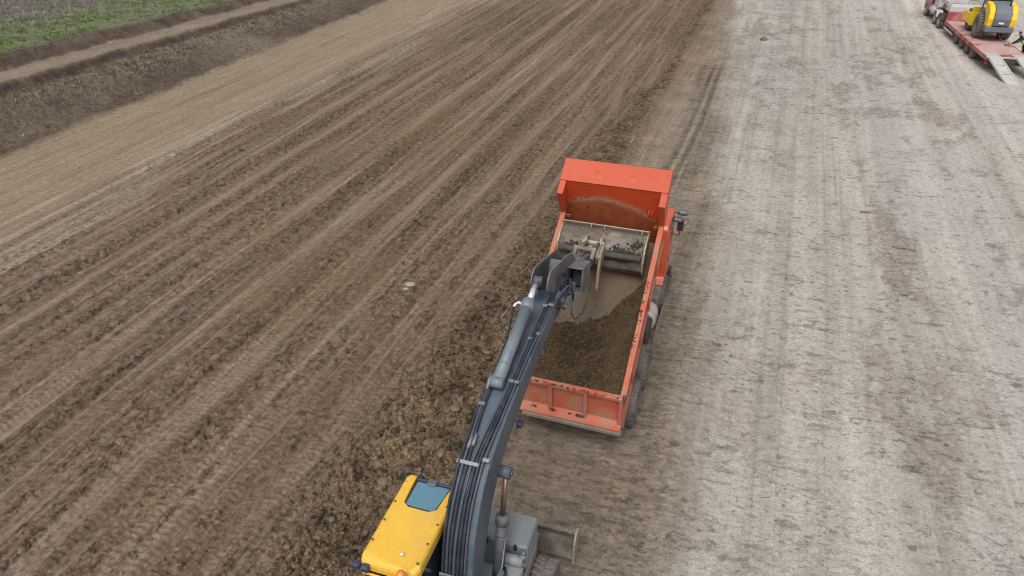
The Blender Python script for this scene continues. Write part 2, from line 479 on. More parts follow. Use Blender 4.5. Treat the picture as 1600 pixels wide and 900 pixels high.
    # --- ridge of pushed-up clods between field and haul strip
    bl = -6.75+.55*sstep(22,9,Y)*-1+.35*(vnoise(al*.25, a*0, 230)-.5)+.75*sstep(26,50,Y)
    br = -4.85+.35*(vnoise(al*.3, a*0+9, 231)-.5)+.55*sstep(20,11,Y)-.35*sstep(24,34,Y)+.2*sstep(45,70,Y)
    B = sstep(bl-.35,bl+.45,a)*sstep(br+.3,br-.45,a)
    near = sstep(24,14,Y)
    big = fbm(X*1.5,Y*1.5,240,4,.55); huge = fbm(X*.55,Y*.55,244,3)
    bcol = C(.132,.096,.066)*(1+.8*(big-.5)+.6*(n_cl2-.5))[...,None]
    yel = sstep(.48,.66,fbm(X*.8+3,Y*.8,246,3))*near
    bcol = bcol*(1-.5*yel[...,None])+C(.225,.172,.115)*.5*yel[...,None]
    bcol *= (1-.45*sstep(.45,.28,n_cl2))[...,None]  # low spots between ridge clods darkened as painted shade
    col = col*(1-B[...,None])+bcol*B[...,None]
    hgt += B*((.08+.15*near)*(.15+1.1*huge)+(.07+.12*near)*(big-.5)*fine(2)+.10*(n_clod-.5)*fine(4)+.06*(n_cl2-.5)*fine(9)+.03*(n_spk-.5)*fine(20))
    # --- haul strip and pale stabilised road
    edge = np.interp(Y,[10,18,25,40,74,200],[-.35,-.6,-1.2,-2.2,-3.9,-4.5])+1.3*(fbm(X*.35,Y*.18,250,4)-.5)+.5*(n_mid-.5)
    Rf = sstep(br-.25-.35*sstep(18,26,Y), br+.40+1.2*sstep(18,26,Y), a+.8*(n_mid-.5)*sstep(18,26,Y))                                  # right of the ridge
    ew = 1.0-.35*sstep(16,34,Y)
    P = sstep(edge-1.15*ew, edge+1.25*ew, a+.9*(n_mid-.5)+.5*(n_clod-.5))                              # pale road
    strip = C(.248,.200,.158)*(1+.5*(n_mid-.5)+.55*(long1-.5)+.55*(long2-.5)+.35*(n_cl2-.5))[...,None]
    greyp = sstep(.48,.62,fbm(X*.22+8,Y*.12,252,3))
    strip = strip*(1-.45*greyp[...,None])+C(.245,.21,.183)*.45*greyp[...,None]
    dkp = sstep(.56,.70,fbm(X*.5,Y*.33,253,4))
    strip *= (1-.10*dkp)[...,None]
    tick = vnoise(a*2.2+.4*n_mid, al*7.5, 260)*.6+vnoise(a*4.1, al*13.0, 261)*.4
    tk = sstep(.50,.68,tick)
    lane = sstep(-4.4,-3.5,a)*sstep(1.8,.2,a)
    strip *= (1-.26*tk*lane)[...,None]
    road = (1+.16*sstep(.5,11,a))[...,None]*C(.422,.378,.338)*np.ones(X.shape+(1,))
    rb = fbm(a*.62, al*.035, 270, 4, .55)                         # long bands of wheel-worn paler and browner lime
    road *= (1+.42*(rb-.5))[...,None]
    wl = fbm(a*3.4, al*.045, 280, 4, .6); road *= (1+.46*(wl-.5))[...,None]
    rut = sstep(.62,.70,fbm(a*5.0+30, al*.03, 281, 3, .6))*(.3+.8*n_mid); road *= (1-.15*rut)[...,None]
    cool = sstep(.5,.66,fbm(a*.5+5, al*.06, 271, 3))
    road = road*(1-.45*cool[...,None])+C(.425,.402,.390)*.45*cool[...,None]
    brown = np.clip(sstep(.50,.70,fbm(a*.8,al*.34,272,5,.7))*.8*(.35+.9*sstep(.56,.42,rb)),0,1)
    nearedge = sstep(4.6,-.9,a)
    brown = np.clip(brown+.55*nearedge*sstep(.42,.62,fbm(X*.9,Y*.5,273,4)),0,1)
    road = road*(1-.50*brown[...,None])+C(.255,.205,.158)*.50*brown[...,None]
    flk = sstep(.52,.68,fbm(a*3.4+1.2*(n_mid-.5), al*7.0, 274, 3, .7))
    dens = np.clip(.20+.95*brown+.6*(n_mid-.45),0.05,1)
    road *= (1-.20*flk*dens)[...,None]
    flk2 = sstep(.54,.68,fbm(a*8.2, al*15.5, 276, 2, .7))
    road *= (1-.12*flk2*np.clip(dens+.1,0,1))[...,None]
    road *= (1+.12*(n_cl2-.5)+.16*(n_spk-.5))[...,None]
    pits = sstep(.70,.76,fbm(a*1.6+.8*(n_clod-.5),al*3.4,278,4,.6))
    road *= (1-.34*pits)[...,None]
    rr = strip*(1-P[...,None])+road*P[...,None]
    # purple-brown oily patches beyond the truck
    for (cx,cy,rx,ry,s) in ((6.3,24.5,.8,2.2,.2),(5.6,20.5,.6,1.4,.2),(7.2,28,.5,1.8,.12)):
        g = np.exp(-(((X-cx)-.33*(Y-cy))/rx)**2-((Y-cy)/ry)**2)*s*sstep(.35,.6,n_mid)
        rr = rr*(1-g[...,None])+C(.17,.135,.125)*g[...,None]
    # tipper's shade behind its tail, painted into the soil colour
    tail_shade = np.exp(-(((X-.6)*.9)**2+((Y-11.3)*.75)**2)/2.0)*.36*(.6+.8*n_mid)
    rr = rr*(1-tail_shade[...,None])+C(.125,.092,.066)*tail_shade[...,None]
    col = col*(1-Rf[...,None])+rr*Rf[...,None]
    hr = .03*(n_mid-.5)+.022*(n_cl2-.5)*fine(10)+(.018*(tick-.5)*lane*fine(10)-.015*flk*dens*fine(6))+.02*(long1-.5)*(1-P)
    hgt = hgt*(1-Rf)+hr*Rf
    # two ruts curving off the haul strip
    for off in (0,.42):
        q = a+3.0+off-.25*sstep(24,36,Y)
        g = np.exp(-(q/.11)**2)*sstep(21,27,Y)*sstep(52,42,Y)
        hgt -= .05*g; col *= (1-.34*g)[...,None]
        g2 = np.exp(-((q-.2)/.07)**2)*sstep(21,27,Y)*sstep(52,42,Y)
        col *= (1+.18*g2)[...,None]
    # cracked pale slab and a few shallow hollows on the road
    # --- bank on the left
    zs = np.clip(1-(Y-40)*.0125, .35, 1.15)
    w1 = .9*(fbm(X*.2,Y*.2,300,3)-.5)*sstep(-31,-33,a); w2 = .8*(fbm(X*.7,Y*.7,301,3)-.5)*.75
    ab = a+w1+w2
    prof = np.interp(-ab, [29.95,30.35,31.2,33.10,33.40,33.75,35.35,35.6,36.25,36.7,45,80,400],
                          [0,.05,.42,1.34,1.42,1.80,1.84,1.95,2.42,2.55,2.9,4.0,6.0])
    Bk = sstep(-30.0,-30.5,ab)
    slope = sstep(-30.2,-30.6,ab)*sstep(-33.5,-33.2,ab)
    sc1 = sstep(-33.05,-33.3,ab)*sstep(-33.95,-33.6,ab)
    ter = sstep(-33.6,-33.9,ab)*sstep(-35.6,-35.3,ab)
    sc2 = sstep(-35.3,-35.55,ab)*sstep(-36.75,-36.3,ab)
    fld = sstep(-36.2,-36.7,ab)
    bc = C(.122,.094,.077)*(1+.7*(n_mid-.5)+.5*(n_big-.5)+.4*(n_cl2-.5))[...,None]
    dry = sstep(-31.4,-32.9,ab+1.2*(n_big-.5))*sstep(.35,.6,n_clod)
    gcol = C(.27,.235,.185)*np.ones(X.shape+(1,))
    bc = bc*(1-.55*dry[...,None])+gcol*.55*dry[...,None]
    olv = sstep(.5,.66,fbm(X*.3,Y*.3,305,3))*sstep(48,36,Y)
    bc = bc*(1-.35*olv[...,None])+C(.150,.122,.080)*.35*olv[...,None]
    bare = sstep(46,52,Y)*sstep(72,60,Y)*sstep(.38,.55,n_big)
    bc = bc*(1-.5*bare[...,None])+C(.25,.21,.175)*.5*bare[...,None]
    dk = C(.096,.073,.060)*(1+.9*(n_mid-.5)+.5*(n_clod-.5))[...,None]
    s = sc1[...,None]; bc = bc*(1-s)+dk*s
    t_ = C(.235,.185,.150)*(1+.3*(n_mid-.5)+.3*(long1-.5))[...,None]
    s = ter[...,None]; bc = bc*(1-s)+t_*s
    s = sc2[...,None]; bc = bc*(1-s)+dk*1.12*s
    green = C(.125,.165,.068)*(1+.6*(n_mid-.5)+.5*(n_cl2-.5))[...,None]
    dryf = C(.232,.210,.188)*(1+.35*(n_mid-.5)+.3*(n_clod-.5))[...,None]
    gm = sstep(-43.5,-39.5,a+5.0*(n_big-.5)+4.5*(n_mid-.5))*(.65+.35*sstep(.35,.6,n_mid))
    earth = sstep(.58,.72,fbm(a*.7,al*.14,306,4))*.75
    fc = dryf*(1-gm[...,None])+green*gm[...,None]
    fc = fc*(1-earth[...,None]*.7)+C(.14,.115,.085)*earth[...,None]*.7
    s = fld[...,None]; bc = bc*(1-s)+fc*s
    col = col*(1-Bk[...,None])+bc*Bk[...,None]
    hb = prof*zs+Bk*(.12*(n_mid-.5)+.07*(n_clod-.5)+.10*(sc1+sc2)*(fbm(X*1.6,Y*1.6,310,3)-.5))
    hgt = hgt*(1-Bk)+hb*np.where(Bk>0,1,0)
    # roughen the foot of the bank
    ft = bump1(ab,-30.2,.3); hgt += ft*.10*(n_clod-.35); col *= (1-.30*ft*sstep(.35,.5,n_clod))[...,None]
    pitw = np.clip(rough*.95,.06,1)
    pitw = np.maximum(pitw*(1-Rf), B)
    pitw = pitw*(1-Rf)+Rf*(.50*(1-P)+P*np.clip(.14+.30*brown,0,.5))
    pitw = pitw*(1-Bk)+Bk*(.7-.35*ter)
    wr = (Rf*P*(1-Bk))[...,None]
    col = col*(np.array([1.0,.985,.935])*(1-wr)+np.array([1.0,1.015,1.02])*wr)
    return hgt, np.clip(col,.008,.75), B, rough, np.clip(pitw,0,1), Rf*np.clip(P+.85*lane,0,1)

def unproj(x, y, z=0.0):
    cp, sp = cos(CAM_P), sin(CAM_P)
    A_ = (x-800)/CAM_F; b = (450-y)/CAM_F
    d = (A_, cp+b*sp, -sp+b*cp)
    t = (z-CAM_H)/d[2]
    return A_*t, d[1]*t

def make_ground():
    ys = np.concatenate([np.arange(1500, 985, -3.5), np.arange(985, -75, -1.45)])
    cp, sp = cos(CAM_P), sin(CAM_P)
    b = (450-ys)/CAM_F
    t = CAM_H/(sp-b*cp)
    Yr = (cp+b*sp)*t
    far = Yr[-1]*np.geomspace(1.03, 60, 34)
    tf = t[-1]*np.geomspace(1.03, 60, 34)
    Yr = np.concatenate([[2.0, 4.5], Yr, far]); t = np.concatenate([[t[0]*.35, t[0]*.65], t, tf])
    xs = np.concatenate([np.linspace(-2600,-560,40,endpoint=False), np.arange(-560,2160,1.7), np.linspace(2160,4200,40)])
    A_ = (xs-800)/CAM_F
    X = t[:,None]*A_[None,:]; Y = np.repeat(Yr[:,None], len(xs), 1)
    sp_ = np.gradient(Yr)[:,None]*np.ones_like(X)
    sp_ = np.minimum(np.abs(sp_), 3*np.abs(t[:,None]*1.7/CAM_F))
    h, col, B, rough, pitw, lime = terrain(X, Y, sp_)
    nr, nc = X.shape
    co = np.stack([X,Y,h],-1).reshape(-1,3).astype(np.float32)
    me = bpy.data.meshes.new('ground')
    me.vertices.add(nr*nc); me.vertices.foreach_set('co', co.ravel())
    i = np.arange(nr*nc).reshape(nr,nc)
    q = np.stack([i[:-1,:-1],i[:-1,1:],i[1:,1:],i[1:,:-1]],-1).reshape(-1,4).astype(np.int32)
    me.loops.add(q.size); me.loops.foreach_set('vertex_index', q.ravel())
    me.polygons.add(len(q)); me.polygons.foreach_set('loop_start', np.arange(0,q.size,4,dtype=np.int32))
    me.polygons.foreach_set('use_smooth', np.ones(len(q),dtype=bool))
    me.update(calc_edges=True)
    at = me.attributes.new('tone','FLOAT_COLOR','POINT')
    rgba = np.ones((nr*nc,4),np.float32); rgba[:,:3] = col.reshape(-1,3); rgba[:,3] = pitw.ravel()
    at.data.foreach_set('color', rgba.ravel())
    a2 = me.attributes.new('lime','FLOAT','POINT'); a2.data.foreach_set('value', lime.ravel().astype(np.float32))
    me.materials.append(M['ground'])
    o = bpy.data.objects.new('ground', me); COL.objects.link(o)
    tag(o, kind='structure')
    return o
make_ground()
g = G(); g.add([(-9000,-9000,-.6),(9000,-9000,-.6),(9000,9000,-.6),(-9000,9000,-.6)], [(0,1,2,3)])
m_far = worn('far_soil', (.2,.16,.12), amount=.4, rough=.95, scale=.05, spec=.1)
tag(link('terrain', g, m_far), kind='structure')

def ground_z(x, y):
    X = np.array([[x]],float); Y = np.array([[y]],float)
    return float(terrain(X, Y, np.array([[.03]]))[0][0,0])

# ---------------------------------------------------------------- loose clods (nobody could count them): one object
def ico():
    p = (1+5**.5)/2
    v = [(-1,p,0),(1,p,0),(-1,-p,0),(1,-p,0),(0,-1,p),(0,1,p),(0,-1,-p),(0,1,-p),(p,0,-1),(p,0,1),(-p,0,-1),(-p,0,1)]
    f = [(0,11,5),(0,5,1),(0,1,7),(0,7,10),(0,10,11),(1,5,9),(5,11,4),(11,10,2),(10,7,6),(7,1,8),(3,9,4),(3,4,2),(3,2,6),(3,6,8),(3,8,9),(4,9,5),(2,4,11),(6,2,10),(8,6,7),(9,8,1)]
    v = np.array(v)/np.linalg.norm(v[0])
    global ICO0_V, ICO0_F
    ICO0_V, ICO0_F = v, np.array(f)
    # one subdivision
    vs = [tuple(a) for a in v]; cache = {}; nf = []
    def mid(a,b):
        k = (min(a,b),max(a,b))
        if k not in cache:
            m = (np.array(vs[a])+np.array(vs[b])); m /= np.linalg.norm(m); cache[k]=len(vs); vs.append(tuple(m))
        return cache[k]
    for a,b,c in f:
        ab,bc,ca = mid(a,b),mid(b,c),mid(c,a)
        nf += [(a,ab,ca),(b,bc,ab),(c,ca,bc),(ab,bc,ca)]
    return np.array(vs), np.array(nf)
ICO_V, ICO_F = ico()

def scatter_clods(name, X, Y, size, cols, mat, squash=.7, sink=.42, zoff=None):
    n = len(X)
    Z = terrain(X[None,:], Y[None,:], np.full((1,n),.03))[0][0] if zoff is None else zoff
    IV, IF = ICO0_V, ICO0_F
    nv = len(IV)
    P = np.repeat(IV[None],n,0)
    jit = 1+.75*(RNG.random((n,nv))-.5)
    P = P*jit[...,None]
    sc = size[:,None]*np.stack([RNG.uniform(.7,1.35,n),RNG.uniform(.7,1.35,n),RNG.uniform(.5,1.0,n)*squash/.7],1)
    P = P*sc[:,None,:]
    th = RNG.uniform(0,2*pi,n); c,s = np.cos(th)[:,None],np.sin(th)[:,None]
    x = P[...,0]*c-P[...,1]*s; y = P[...,0]*s+P[...,1]*c
    P = np.stack([x+X[:,None], y+Y[:,None], P[...,2]+(Z+size*squash*(.5-sink))[:,None]],-1)
    F = (IF[None]+np.arange(n)[:,None,None]*nv).reshape(-1,3).astype(np.int32)
    me = bpy.data.meshes.new(name)
    me.vertices.add(n*nv); me.vertices.foreach_set('co',P.reshape(-1).astype(np.float32))
    me.loops.add(F.size); me.loops.foreach_set('vertex_index',F.ravel())
    me.polygons.add(len(F)); me.polygons.foreach_set('loop_start',np.arange(0,F.size,3,dtype=np.int32))
    me.update(calc_edges=True)
    at = me.attributes.new('tone','FLOAT_COLOR','POINT')
    rgba = np.ones((n,nv,4),np.float32); rgba[...,:3] = cols[:,None,:]
    at.data.foreach_set('color',rgba.ravel())
    me.materials.append(mat)
    o = bpy.data.objects.new(name,me); COL.objects.link(o)
    return o

def gather_clods():
    n = 700000
    u = RNG.uniform(0,1,n)
    Y = 5+ (u**1.6)*42; X = RNG.uniform(-1,1,n)*(Y*.95+4)
    h, col, B, rough, pw_, _l = terrain(X[None,:],Y[None,:],np.full((1,n),.03))
    a = line_a(X,Y); B = B[0]; rough = rough[0]; col = col[0]
    left = a < -5.2
    dens = np.where(left, np.clip(rough-.35,0,1)*.22, .004)+B*.75*np.where(Y<24,1,.55)
    dens = np.where(a<-29.5, 0, dens)
    wgt = np.clip((9/Y)**.2,0,1)
    keep = RNG.random(n) < dens*wgt*.55
    X,Y,B,col = X[keep],Y[keep],B[keep],col[keep]
    sz = .010+.026*RNG.random(len(X))**2.6+B*.040*RNG.random(len(X))**6
    sz *= np.clip(1+ (Y-14)/40,1,1.6)
    tone = RNG.uniform(.6,1.5,len(X))[:,None]
    cols = np.clip(.9*col*tone*np.array([1.02,1.0,.98]),.02,.6)
    print('clods',len(X))
    tag(scatter_clods('clods',X,Y,sz,cols,M['soil']), 'crumbled brown soil clods strewn along the ridge and tracks', 'soil clods', kind='stuff')
gather_clods()

# ---------------------------------------------------------------- grass: one object per kind of cover
def grass(name, label, X, Y, hmin, hmax, cols, per=6):
    n = len(X)
    Z = terrain(X[None,:],Y[None,:],np.full((1,n),.06))[0][0]
    n2 = n*per
    X = np.repeat(X,per)+RNG.normal(0,.07,n2); Y = np.repeat(Y,per)+RNG.normal(0,.07,n2); Z = np.repeat(Z,per)-.02
    H = RNG.uniform(hmin,hmax,n2); th = RNG.uniform(0,2*pi,n2); w = H*.10+.006
    lx,ly = RNG.normal(0,.45,n2)*H, RNG.normal(0,.45,n2)*H
    P = np.empty((n2,3,3))
    P[:,0] = np.stack([X-w*np.cos(th),Y-w*np.sin(th),Z],1)
    P[:,1] = np.stack([X+w*np.cos(th),Y+w*np.sin(th),Z],1)
    P[:,2] = np.stack([X+lx,Y+ly,Z+H],1)
    me = bpy.data.meshes.new(name)
    me.vertices.add(n2*3); me.vertices.foreach_set('co',P.reshape(-1).astype(np.float32))
    F = np.arange(n2*3,dtype=np.int32)
    me.loops.add(n2*3); me.loops.foreach_set('vertex_index',F)
    me.polygons.add(n2); me.polygons.foreach_set('loop_start',F[::3].copy())
    me.update(calc_edges=True)
    at = me.attributes.new('tone','FLOAT_COLOR','POINT')
    rgba = np.ones((n2,3,4),np.float32); rgba[...,:3] = (np.repeat(cols,per,0)*RNG.uniform(.7,1.3,n2)[:,None])[:,None,:]
    at.data.foreach_set('color',rgba.ravel())
    me.materials.append(M['soil'])
    o = bpy.data.objects.new(name,me); COL.objects.link(o)
    tag(o,label,'grass',kind='stuff')

def make_grass():
    n = 60000
    Y = RNG.uniform(30,95,n); A_ = RNG.uniform(-58,-30.2,n)
    X = A_*(1+.004*Y)+.365*Y
    a = line_a(X,Y)
    nz = fbm(X*.12,Y*.12,40,3); nm = fbm(X*.9,Y*.9,50,4)
    gm = sstep(-43.5,-39.5,a+5.0*(nz-.5)+4.5*(nm-.5))*.9
    fld = a < -36.4
    k = fld & (RNG.random(n) < gm*.75*sstep(.36,.58,nm))
    grass('grass','short green grass along the top of the bank',X[k],Y[k],.05,.16,np.tile(np.array([.115,.170,.052]),(k.sum(),1)))
    k = (fld & (RNG.random(n) < (1-gm)*.7))
    grass('dry_grass','grey bleached grass of the field beyond the green strip',X[k],Y[k],.08,.26,np.tile(np.array([.25,.235,.20]),(k.sum(),1)))
    k = (a > -33.2)&(a < -30.6)&(RNG.random(n) < .9*sstep(-31.2,-32.6,a)+.18)
    c = np.where(RNG.random((k.sum(),1))<.6,np.array([[.27,.235,.17]]),np.array([[.15,.13,.065]]))
    grass('bank_grass','dry tufts of dead grass on the bank slope',X[k],Y[k],.06,.20,c,per=5)
make_grass()

# ---------------------------------------------------------------- wheels
def tyre_geo(g, c, R, w, n=36, lugs=0, side=1, lug_h=.02, chevron=False):
    """c centre, axis along x"""
    h = w/2; r0 = R*.56
    prof = [(r0,-h*.75),(r0*1.1,-h*.95),(R*.80,-h*1.03),(R*.93,-h*.98),(R*.985,-h*.86),(R,-h*.5),(R,0),(R,h*.5),(R*.985,h*.86),(R*.93,h*.98),(R*.80,h*1.03),(r0*1.1,h*.95),(r0,h*.75)]
    g.lathe(prof, c, (1,0,0), n)
    for k in range(lugs):
        t = 2*pi*k/lugs
        for s in (-1,1):
            tt = t + (pi/lugs if s > 0 else 0)
            T = Matrix.Translation(Vector(c)) @ Matrix.Rotation(tt,4,'X')
            x0,x1 = (.10*h,.97*h) if s > 0 else (-.97*h,-.10*h)
            wd = 2*pi*R/lugs*.26
            T2 = T @ Matrix.Translation(Vector((0,0,R))) @ Matrix.Rotation(.38*s if chevron else .1*s,4,'Z')
            g.box(x0,x1,-wd,wd,-.02,lug_h,.006,T2)
    return g

def rim_geo(g, c, R, w, side, bolts=10):
    """dished steel wheel whose open face looks along side*x"""
    r0 = R*.57; f = side*w/2
    prof = [(r0,f*.80),(r0*.94,f*.86),(r0*.88,f*.55),(r0*.84,f*.30),(r0*.45,f*.22),(r0*.42,f*.62),(r0*.30,f*.72),(0.0,f*.74)]
    g.lathe(prof, c, (1,0,0), 24)
    for k in range(bolts):
        t = 2*pi*k/bolts
        p = Vector(c)+Vector((f*.24, cos(t)*r0*.60, sin(t)*r0*.60))
        g.tube([p,p+Vector((side*.03,0,0))],.018,6)
    g.lathe([(r0*.8,-f*.3),(0,-f*.3)],c,(1,0,0),24)
    return g

def wheel(parent, c, R, w, side, lugs=0, rim_mat='rim', rubber='rubber', name='wheel', lug_h=.02, chevron=False):
    """wheel > tyre, rim"""
    hub = G(); hub.tube([Vector(c)-Vector((side*w*.45,0,0)),Vector(c)+Vector((side*w*.30,0,0))],R*.16,14)
    o = link(name, hub, M['chassis'], parent)
    link('tyre', tyre_geo(G(),c,R,w,lugs=lugs,lug_h=lug_h,chevron=chevron), M[rubber], o)
    link('rim', rim_geo(G(),c,R,w,side), M[rim_mat], o)
    return o

def grid_mesh(name, P, col, mat, parent, thick=0):
    """P: (nr,nc,3) points with a colour each"""
    nr,nc = P.shape[:2]
    i = np.arange(nr*nc).reshape(nr,nc)
    q = np.stack([i[:-1,:-1],i[:-1,1:],i[1:,1:],i[1:,:-1]],-1).reshape(-1,4).tolist()
    me = bpy.data.meshes.new(name); me.from_pydata(P.reshape(-1,3).tolist(),[],q)
    me.polygons.foreach_set('use_smooth',[True]*len(q))
    at = me.attributes.new('tone','FLOAT_COLOR','POINT')
    rgba = np.ones((nr*nc,4),np.float32); rgba[:,:3] = col.reshape(-1,3)
    at.data.foreach_set('color',rgba.ravel())
    me.materials.append(mat)
    o = bpy.data.objects.new(name,me); COL.objects.link(o); o.parent = parent
    return o

# ---------------------------------------------------------------- the orange tipper, its body half raised
TX,TY,TYAW,TTH = 1.597,12.774,.3356,.5875
TZP,TUB = .797,-1.106
BM = Matrix.Translation(Vector((0,TUB,TZP))) @ Matrix.Rotation(TTH,4,'X')      # body frame (x right, y forward along the floor, z off the floor)

truck = tag(empty('dump_truck',(TX,TY,0),TYAW),'orange dump truck with its tipping body raised, parked in front of the excavator','dump truck')
W2 = 1.2; LB = 4.57; HS = .74
def soil_edge(x):
    return np.interp(x,[-1.2,-1.04,-.46,.08,.44,.75,1.05,1.2],[2.0,2.05,2.15,2.36,2.7,3.02,3.34,3.5])

body = G()
body.box(-1.12,1.12,0.02,4.7,-.10,-.012,.01,BM)                                     # floor
for s in (-1,1):
    xa,xb = sorted((s*1.135,s*1.185))
    body.prism([(.0,-.10),(LB+.06,-.10),(LB+.24,.70),(.375,.70)],xa,xb,BM)        # side sheets
for x in (-.55,.55): body.box(x-.09,x+.09,.1,4.5,-.28,-.10,.01,BM)                 # long beams under the floor
for y in (.6,1.3,2.0,2.7,3.4,4.1): body.box(-1.1,1.1,y-.05,y+.05,-.20,-.10,.008,BM)
DB = link('dump_body',body,M['orange_dusty'],truck,.006)
# floor, side and front sheets inside, each with its own dust
def bed_sheets():
    y = np.linspace(.02,LB+.03,150); x = np.linspace(-1.13,1.13,76)
    YY,XX = np.meshgrid(y,x,indexing='ij')
    n1 = fbm(XX*1.3+3,YY*.7,401,4); n2 = fbm(XX*5,YY*3,402,4); n3 = fbm(XX*9+YY*1.2,YY*1.1,403,3)
    c = np.array([.150,.096,.052])*(1+.6*(n2-.5)+.6*(n1-.5))[...,None]
    o_ = sstep(.50,.68,n1+.35*(n3-.5)+.10*(XX>.2)*sstep(2.6,3.4,YY))[...,None]
    c = c*(1-.30*o_)+np.array([.22,.105,.048])*.30*o_
    se = soil_edge(XX); nb = fbm(XX*2.4+7,YY*2.4,406,5,.6)
    sp_ = sstep(1.45,.05,(YY-se)+1.6*(nb-.5))[...,None]
    c = c*(1-.85*sp_)+np.array([.085,.060,.037])*.85*sp_
    m_ = sstep(.57,.66,fbm(XX*3.1,YY*2.0,405,4))*sstep(4.2,3.2,YY)
    c = c*(1-.5*m_[...,None])+np.array([.085,.058,.038])*.5*m_[...,None]
    P = np.stack([XX,YY,.004*n2],-1)
    P = np.array([[tuple(BM@Vector(p)) for p in r] for r in P])
    grid_mesh('bed_floor',P,c,M['stain'],DB)
    z = np.linspace(0.004,1.55,90)
    ZZ,XX = np.meshgrid(z,x*.998,indexing='ij')
    YY = LB-.03+ZZ*.235
    n1 = fbm(XX*2.2,ZZ*2.2,411,4); n2 = fbm(XX*7,ZZ*7,412,4); n4 = fbm(XX*16,ZZ*16,413,3)
    line = np.interp(XX,[-1.13,-.8,-.3,.1,.5,.9,1.13],[.98,1.08,1.16,1.14,1.02,.78,.52])+.10*(n1-.5)
    c = np.array([.56,.070,.018])*np.ones(XX.shape+(1,))
    dust = sstep(.05,-.06,ZZ-line)
    dc = np.array([.30,.090,.036])*(1+.55*(n2-.5))[...,None]
    c = c*(1-.82*dust[...,None])+dc*.82*dust[...,None]
    rim_ = np.exp(-((ZZ-line-.02)/.075)**2)*np.interp(XX,[-1.13,-.95,-.8,-.2,.9,1.13],[.15,.3,1,1,.75,.5])*(.45+.9*n2)
    rim_ = np.clip(rim_,0,1)[...,None]*.8
    c = c*(1-rim_)+np.array([.42,.285,.19])*rim_
    sp = sstep(.66,.72,n4)*(np.abs(ZZ-line+.12)<.28)
    c = c*(1-.7*sp[...,None])+np.array([.10,.055,.035])*.7*sp[...,None]
    P = np.stack([XX,YY-.012,ZZ],-1)
    P = np.array([[tuple(BM@Vector(p)) for p in r] for r in P])
    grid_mesh('front_wall',P,c,M['stain'],DB)
    for s in (-1,1):
        y = np.linspace(.05,LB+.02,120); z = np.linspace(0.0,.70,24)
        ZZ,YY = np.meshgrid(z,y,indexing='ij')
        YY = YY+ZZ*.3*np.interp(YY,[0,1],[1,.0])
        n2 = fbm(YY*2.4,ZZ*3,420+s,4); n1 = fbm(YY*.8,ZZ*1.5,422+s,3)
        c = np.array([.36,.115,.045])*(1+.5*(n2-.5))[...,None]
        d_ = sstep(.42,.62,n1+.2*(.4-ZZ))[...,None]
        c = c*(1-.6*d_)+np.array([.25,.155,.095])*.6*d_
        P = np.stack([np.full_like(YY,s*1.131),YY,ZZ],-1)
        P = np.array([[tuple(BM@Vector(p)) for p in r] for r in P])
        grid_mesh('side_wall',P,c,M['stain'],DB)
bed_sheets()
# front bulkhead behind the front sheet
g = G(); g.prism([(LB-.02,-.10),(LB+.05,-.10),(LB+.45,1.555),(LB+.36,1.555)],-1.13,1.13,BM)
for x in (-.7,0,.7): g.prism([(LB+.05,-.05),(LB+.15,-.05),(LB+.52,1.5),(LB+.44,1.5)],x-.05,x+.05,BM)
link('bulkhead',g,M['orange'],DB,.006)
# rails along the top of the sides
for s in (-1,1):
    g = G(); xa,xb = sorted((s*1.115,s*1.235))
    g.box(xa,xb,.36,LB+.18,.69,.775,.012,BM)
    link('rail',g,M['orange_dusty'],DB)
    g = G()                                                                         # tail post
    xa,xb = sorted((s*1.13,s*1.225))
    g.prism([(-.05,-.12),(.12,-.12),(.50,.70),(.34,.70)],xa,xb,BM)
    link('tail_post',g,M['orange_dusty'],DB,.008)
    for y in (1.05,1.95,2.85,3.75):
        g = G()
        xo = s*1.235; xi = s*1.184; xt = s*1.20
        vs = [BM@Vector(p) for p in ((xi,y-.08,-.1),(xi,y+.08,-.1),(xi,y+.10,.69),(xi,y-.10,.69),(xo,y-.05,-.1),(xo,y+.05,-.1),(xo,y+.07,.69),(xo,y-.07,.69))]
        g.add(vs,[(0,1,2,3),(4,7,6,5),(0,4,5,1),(1,5,6,2),(2,6,7,3),(3,7,4,0)])
        link('rib',g,M['orange_dusty'],DB,.006)
    g = G(); xa,xb = sorted((s*1.12,s*1.22)); g.box(xa,xb,.0,LB+.1,-.16,-.08,.01,BM)
    link('lower_rail',g,M['orange_dusty'],DB)
# canopy: two wings and the roof that shields the cab
for s in (-1,1):
    g = G(); xa,xb = sorted((s*1.10,s*1.245))
    g.prism([(LB-.01,.775),(LB+.0,1.56),(LB+.94,1.60),(LB+.94,1.42),(LB+.33,.775)],xa,xb,BM)
    link('canopy_wing',g,M['orange_clean'],DB,.008)
g = G()
g.prism([(LB+.36,1.55),(LB+.36,1.602),(LB+.95,1.64),(LB+.97,1.60),(LB+.97,1.46),(LB+.93,1.46),(LB+.93,1.57)],-1.25,1.25,BM)
for x in (-.38,.42):
    g.lathe([(.16,-.008),(.12,.004),(.06,.010),(0,.012)],BM@Vector((x,LB+.62,1.612)),(BM.to_3x3()@Vector((0,-.06,1))),20)
link('canopy',g,M['orange_clean'],DB,.01)
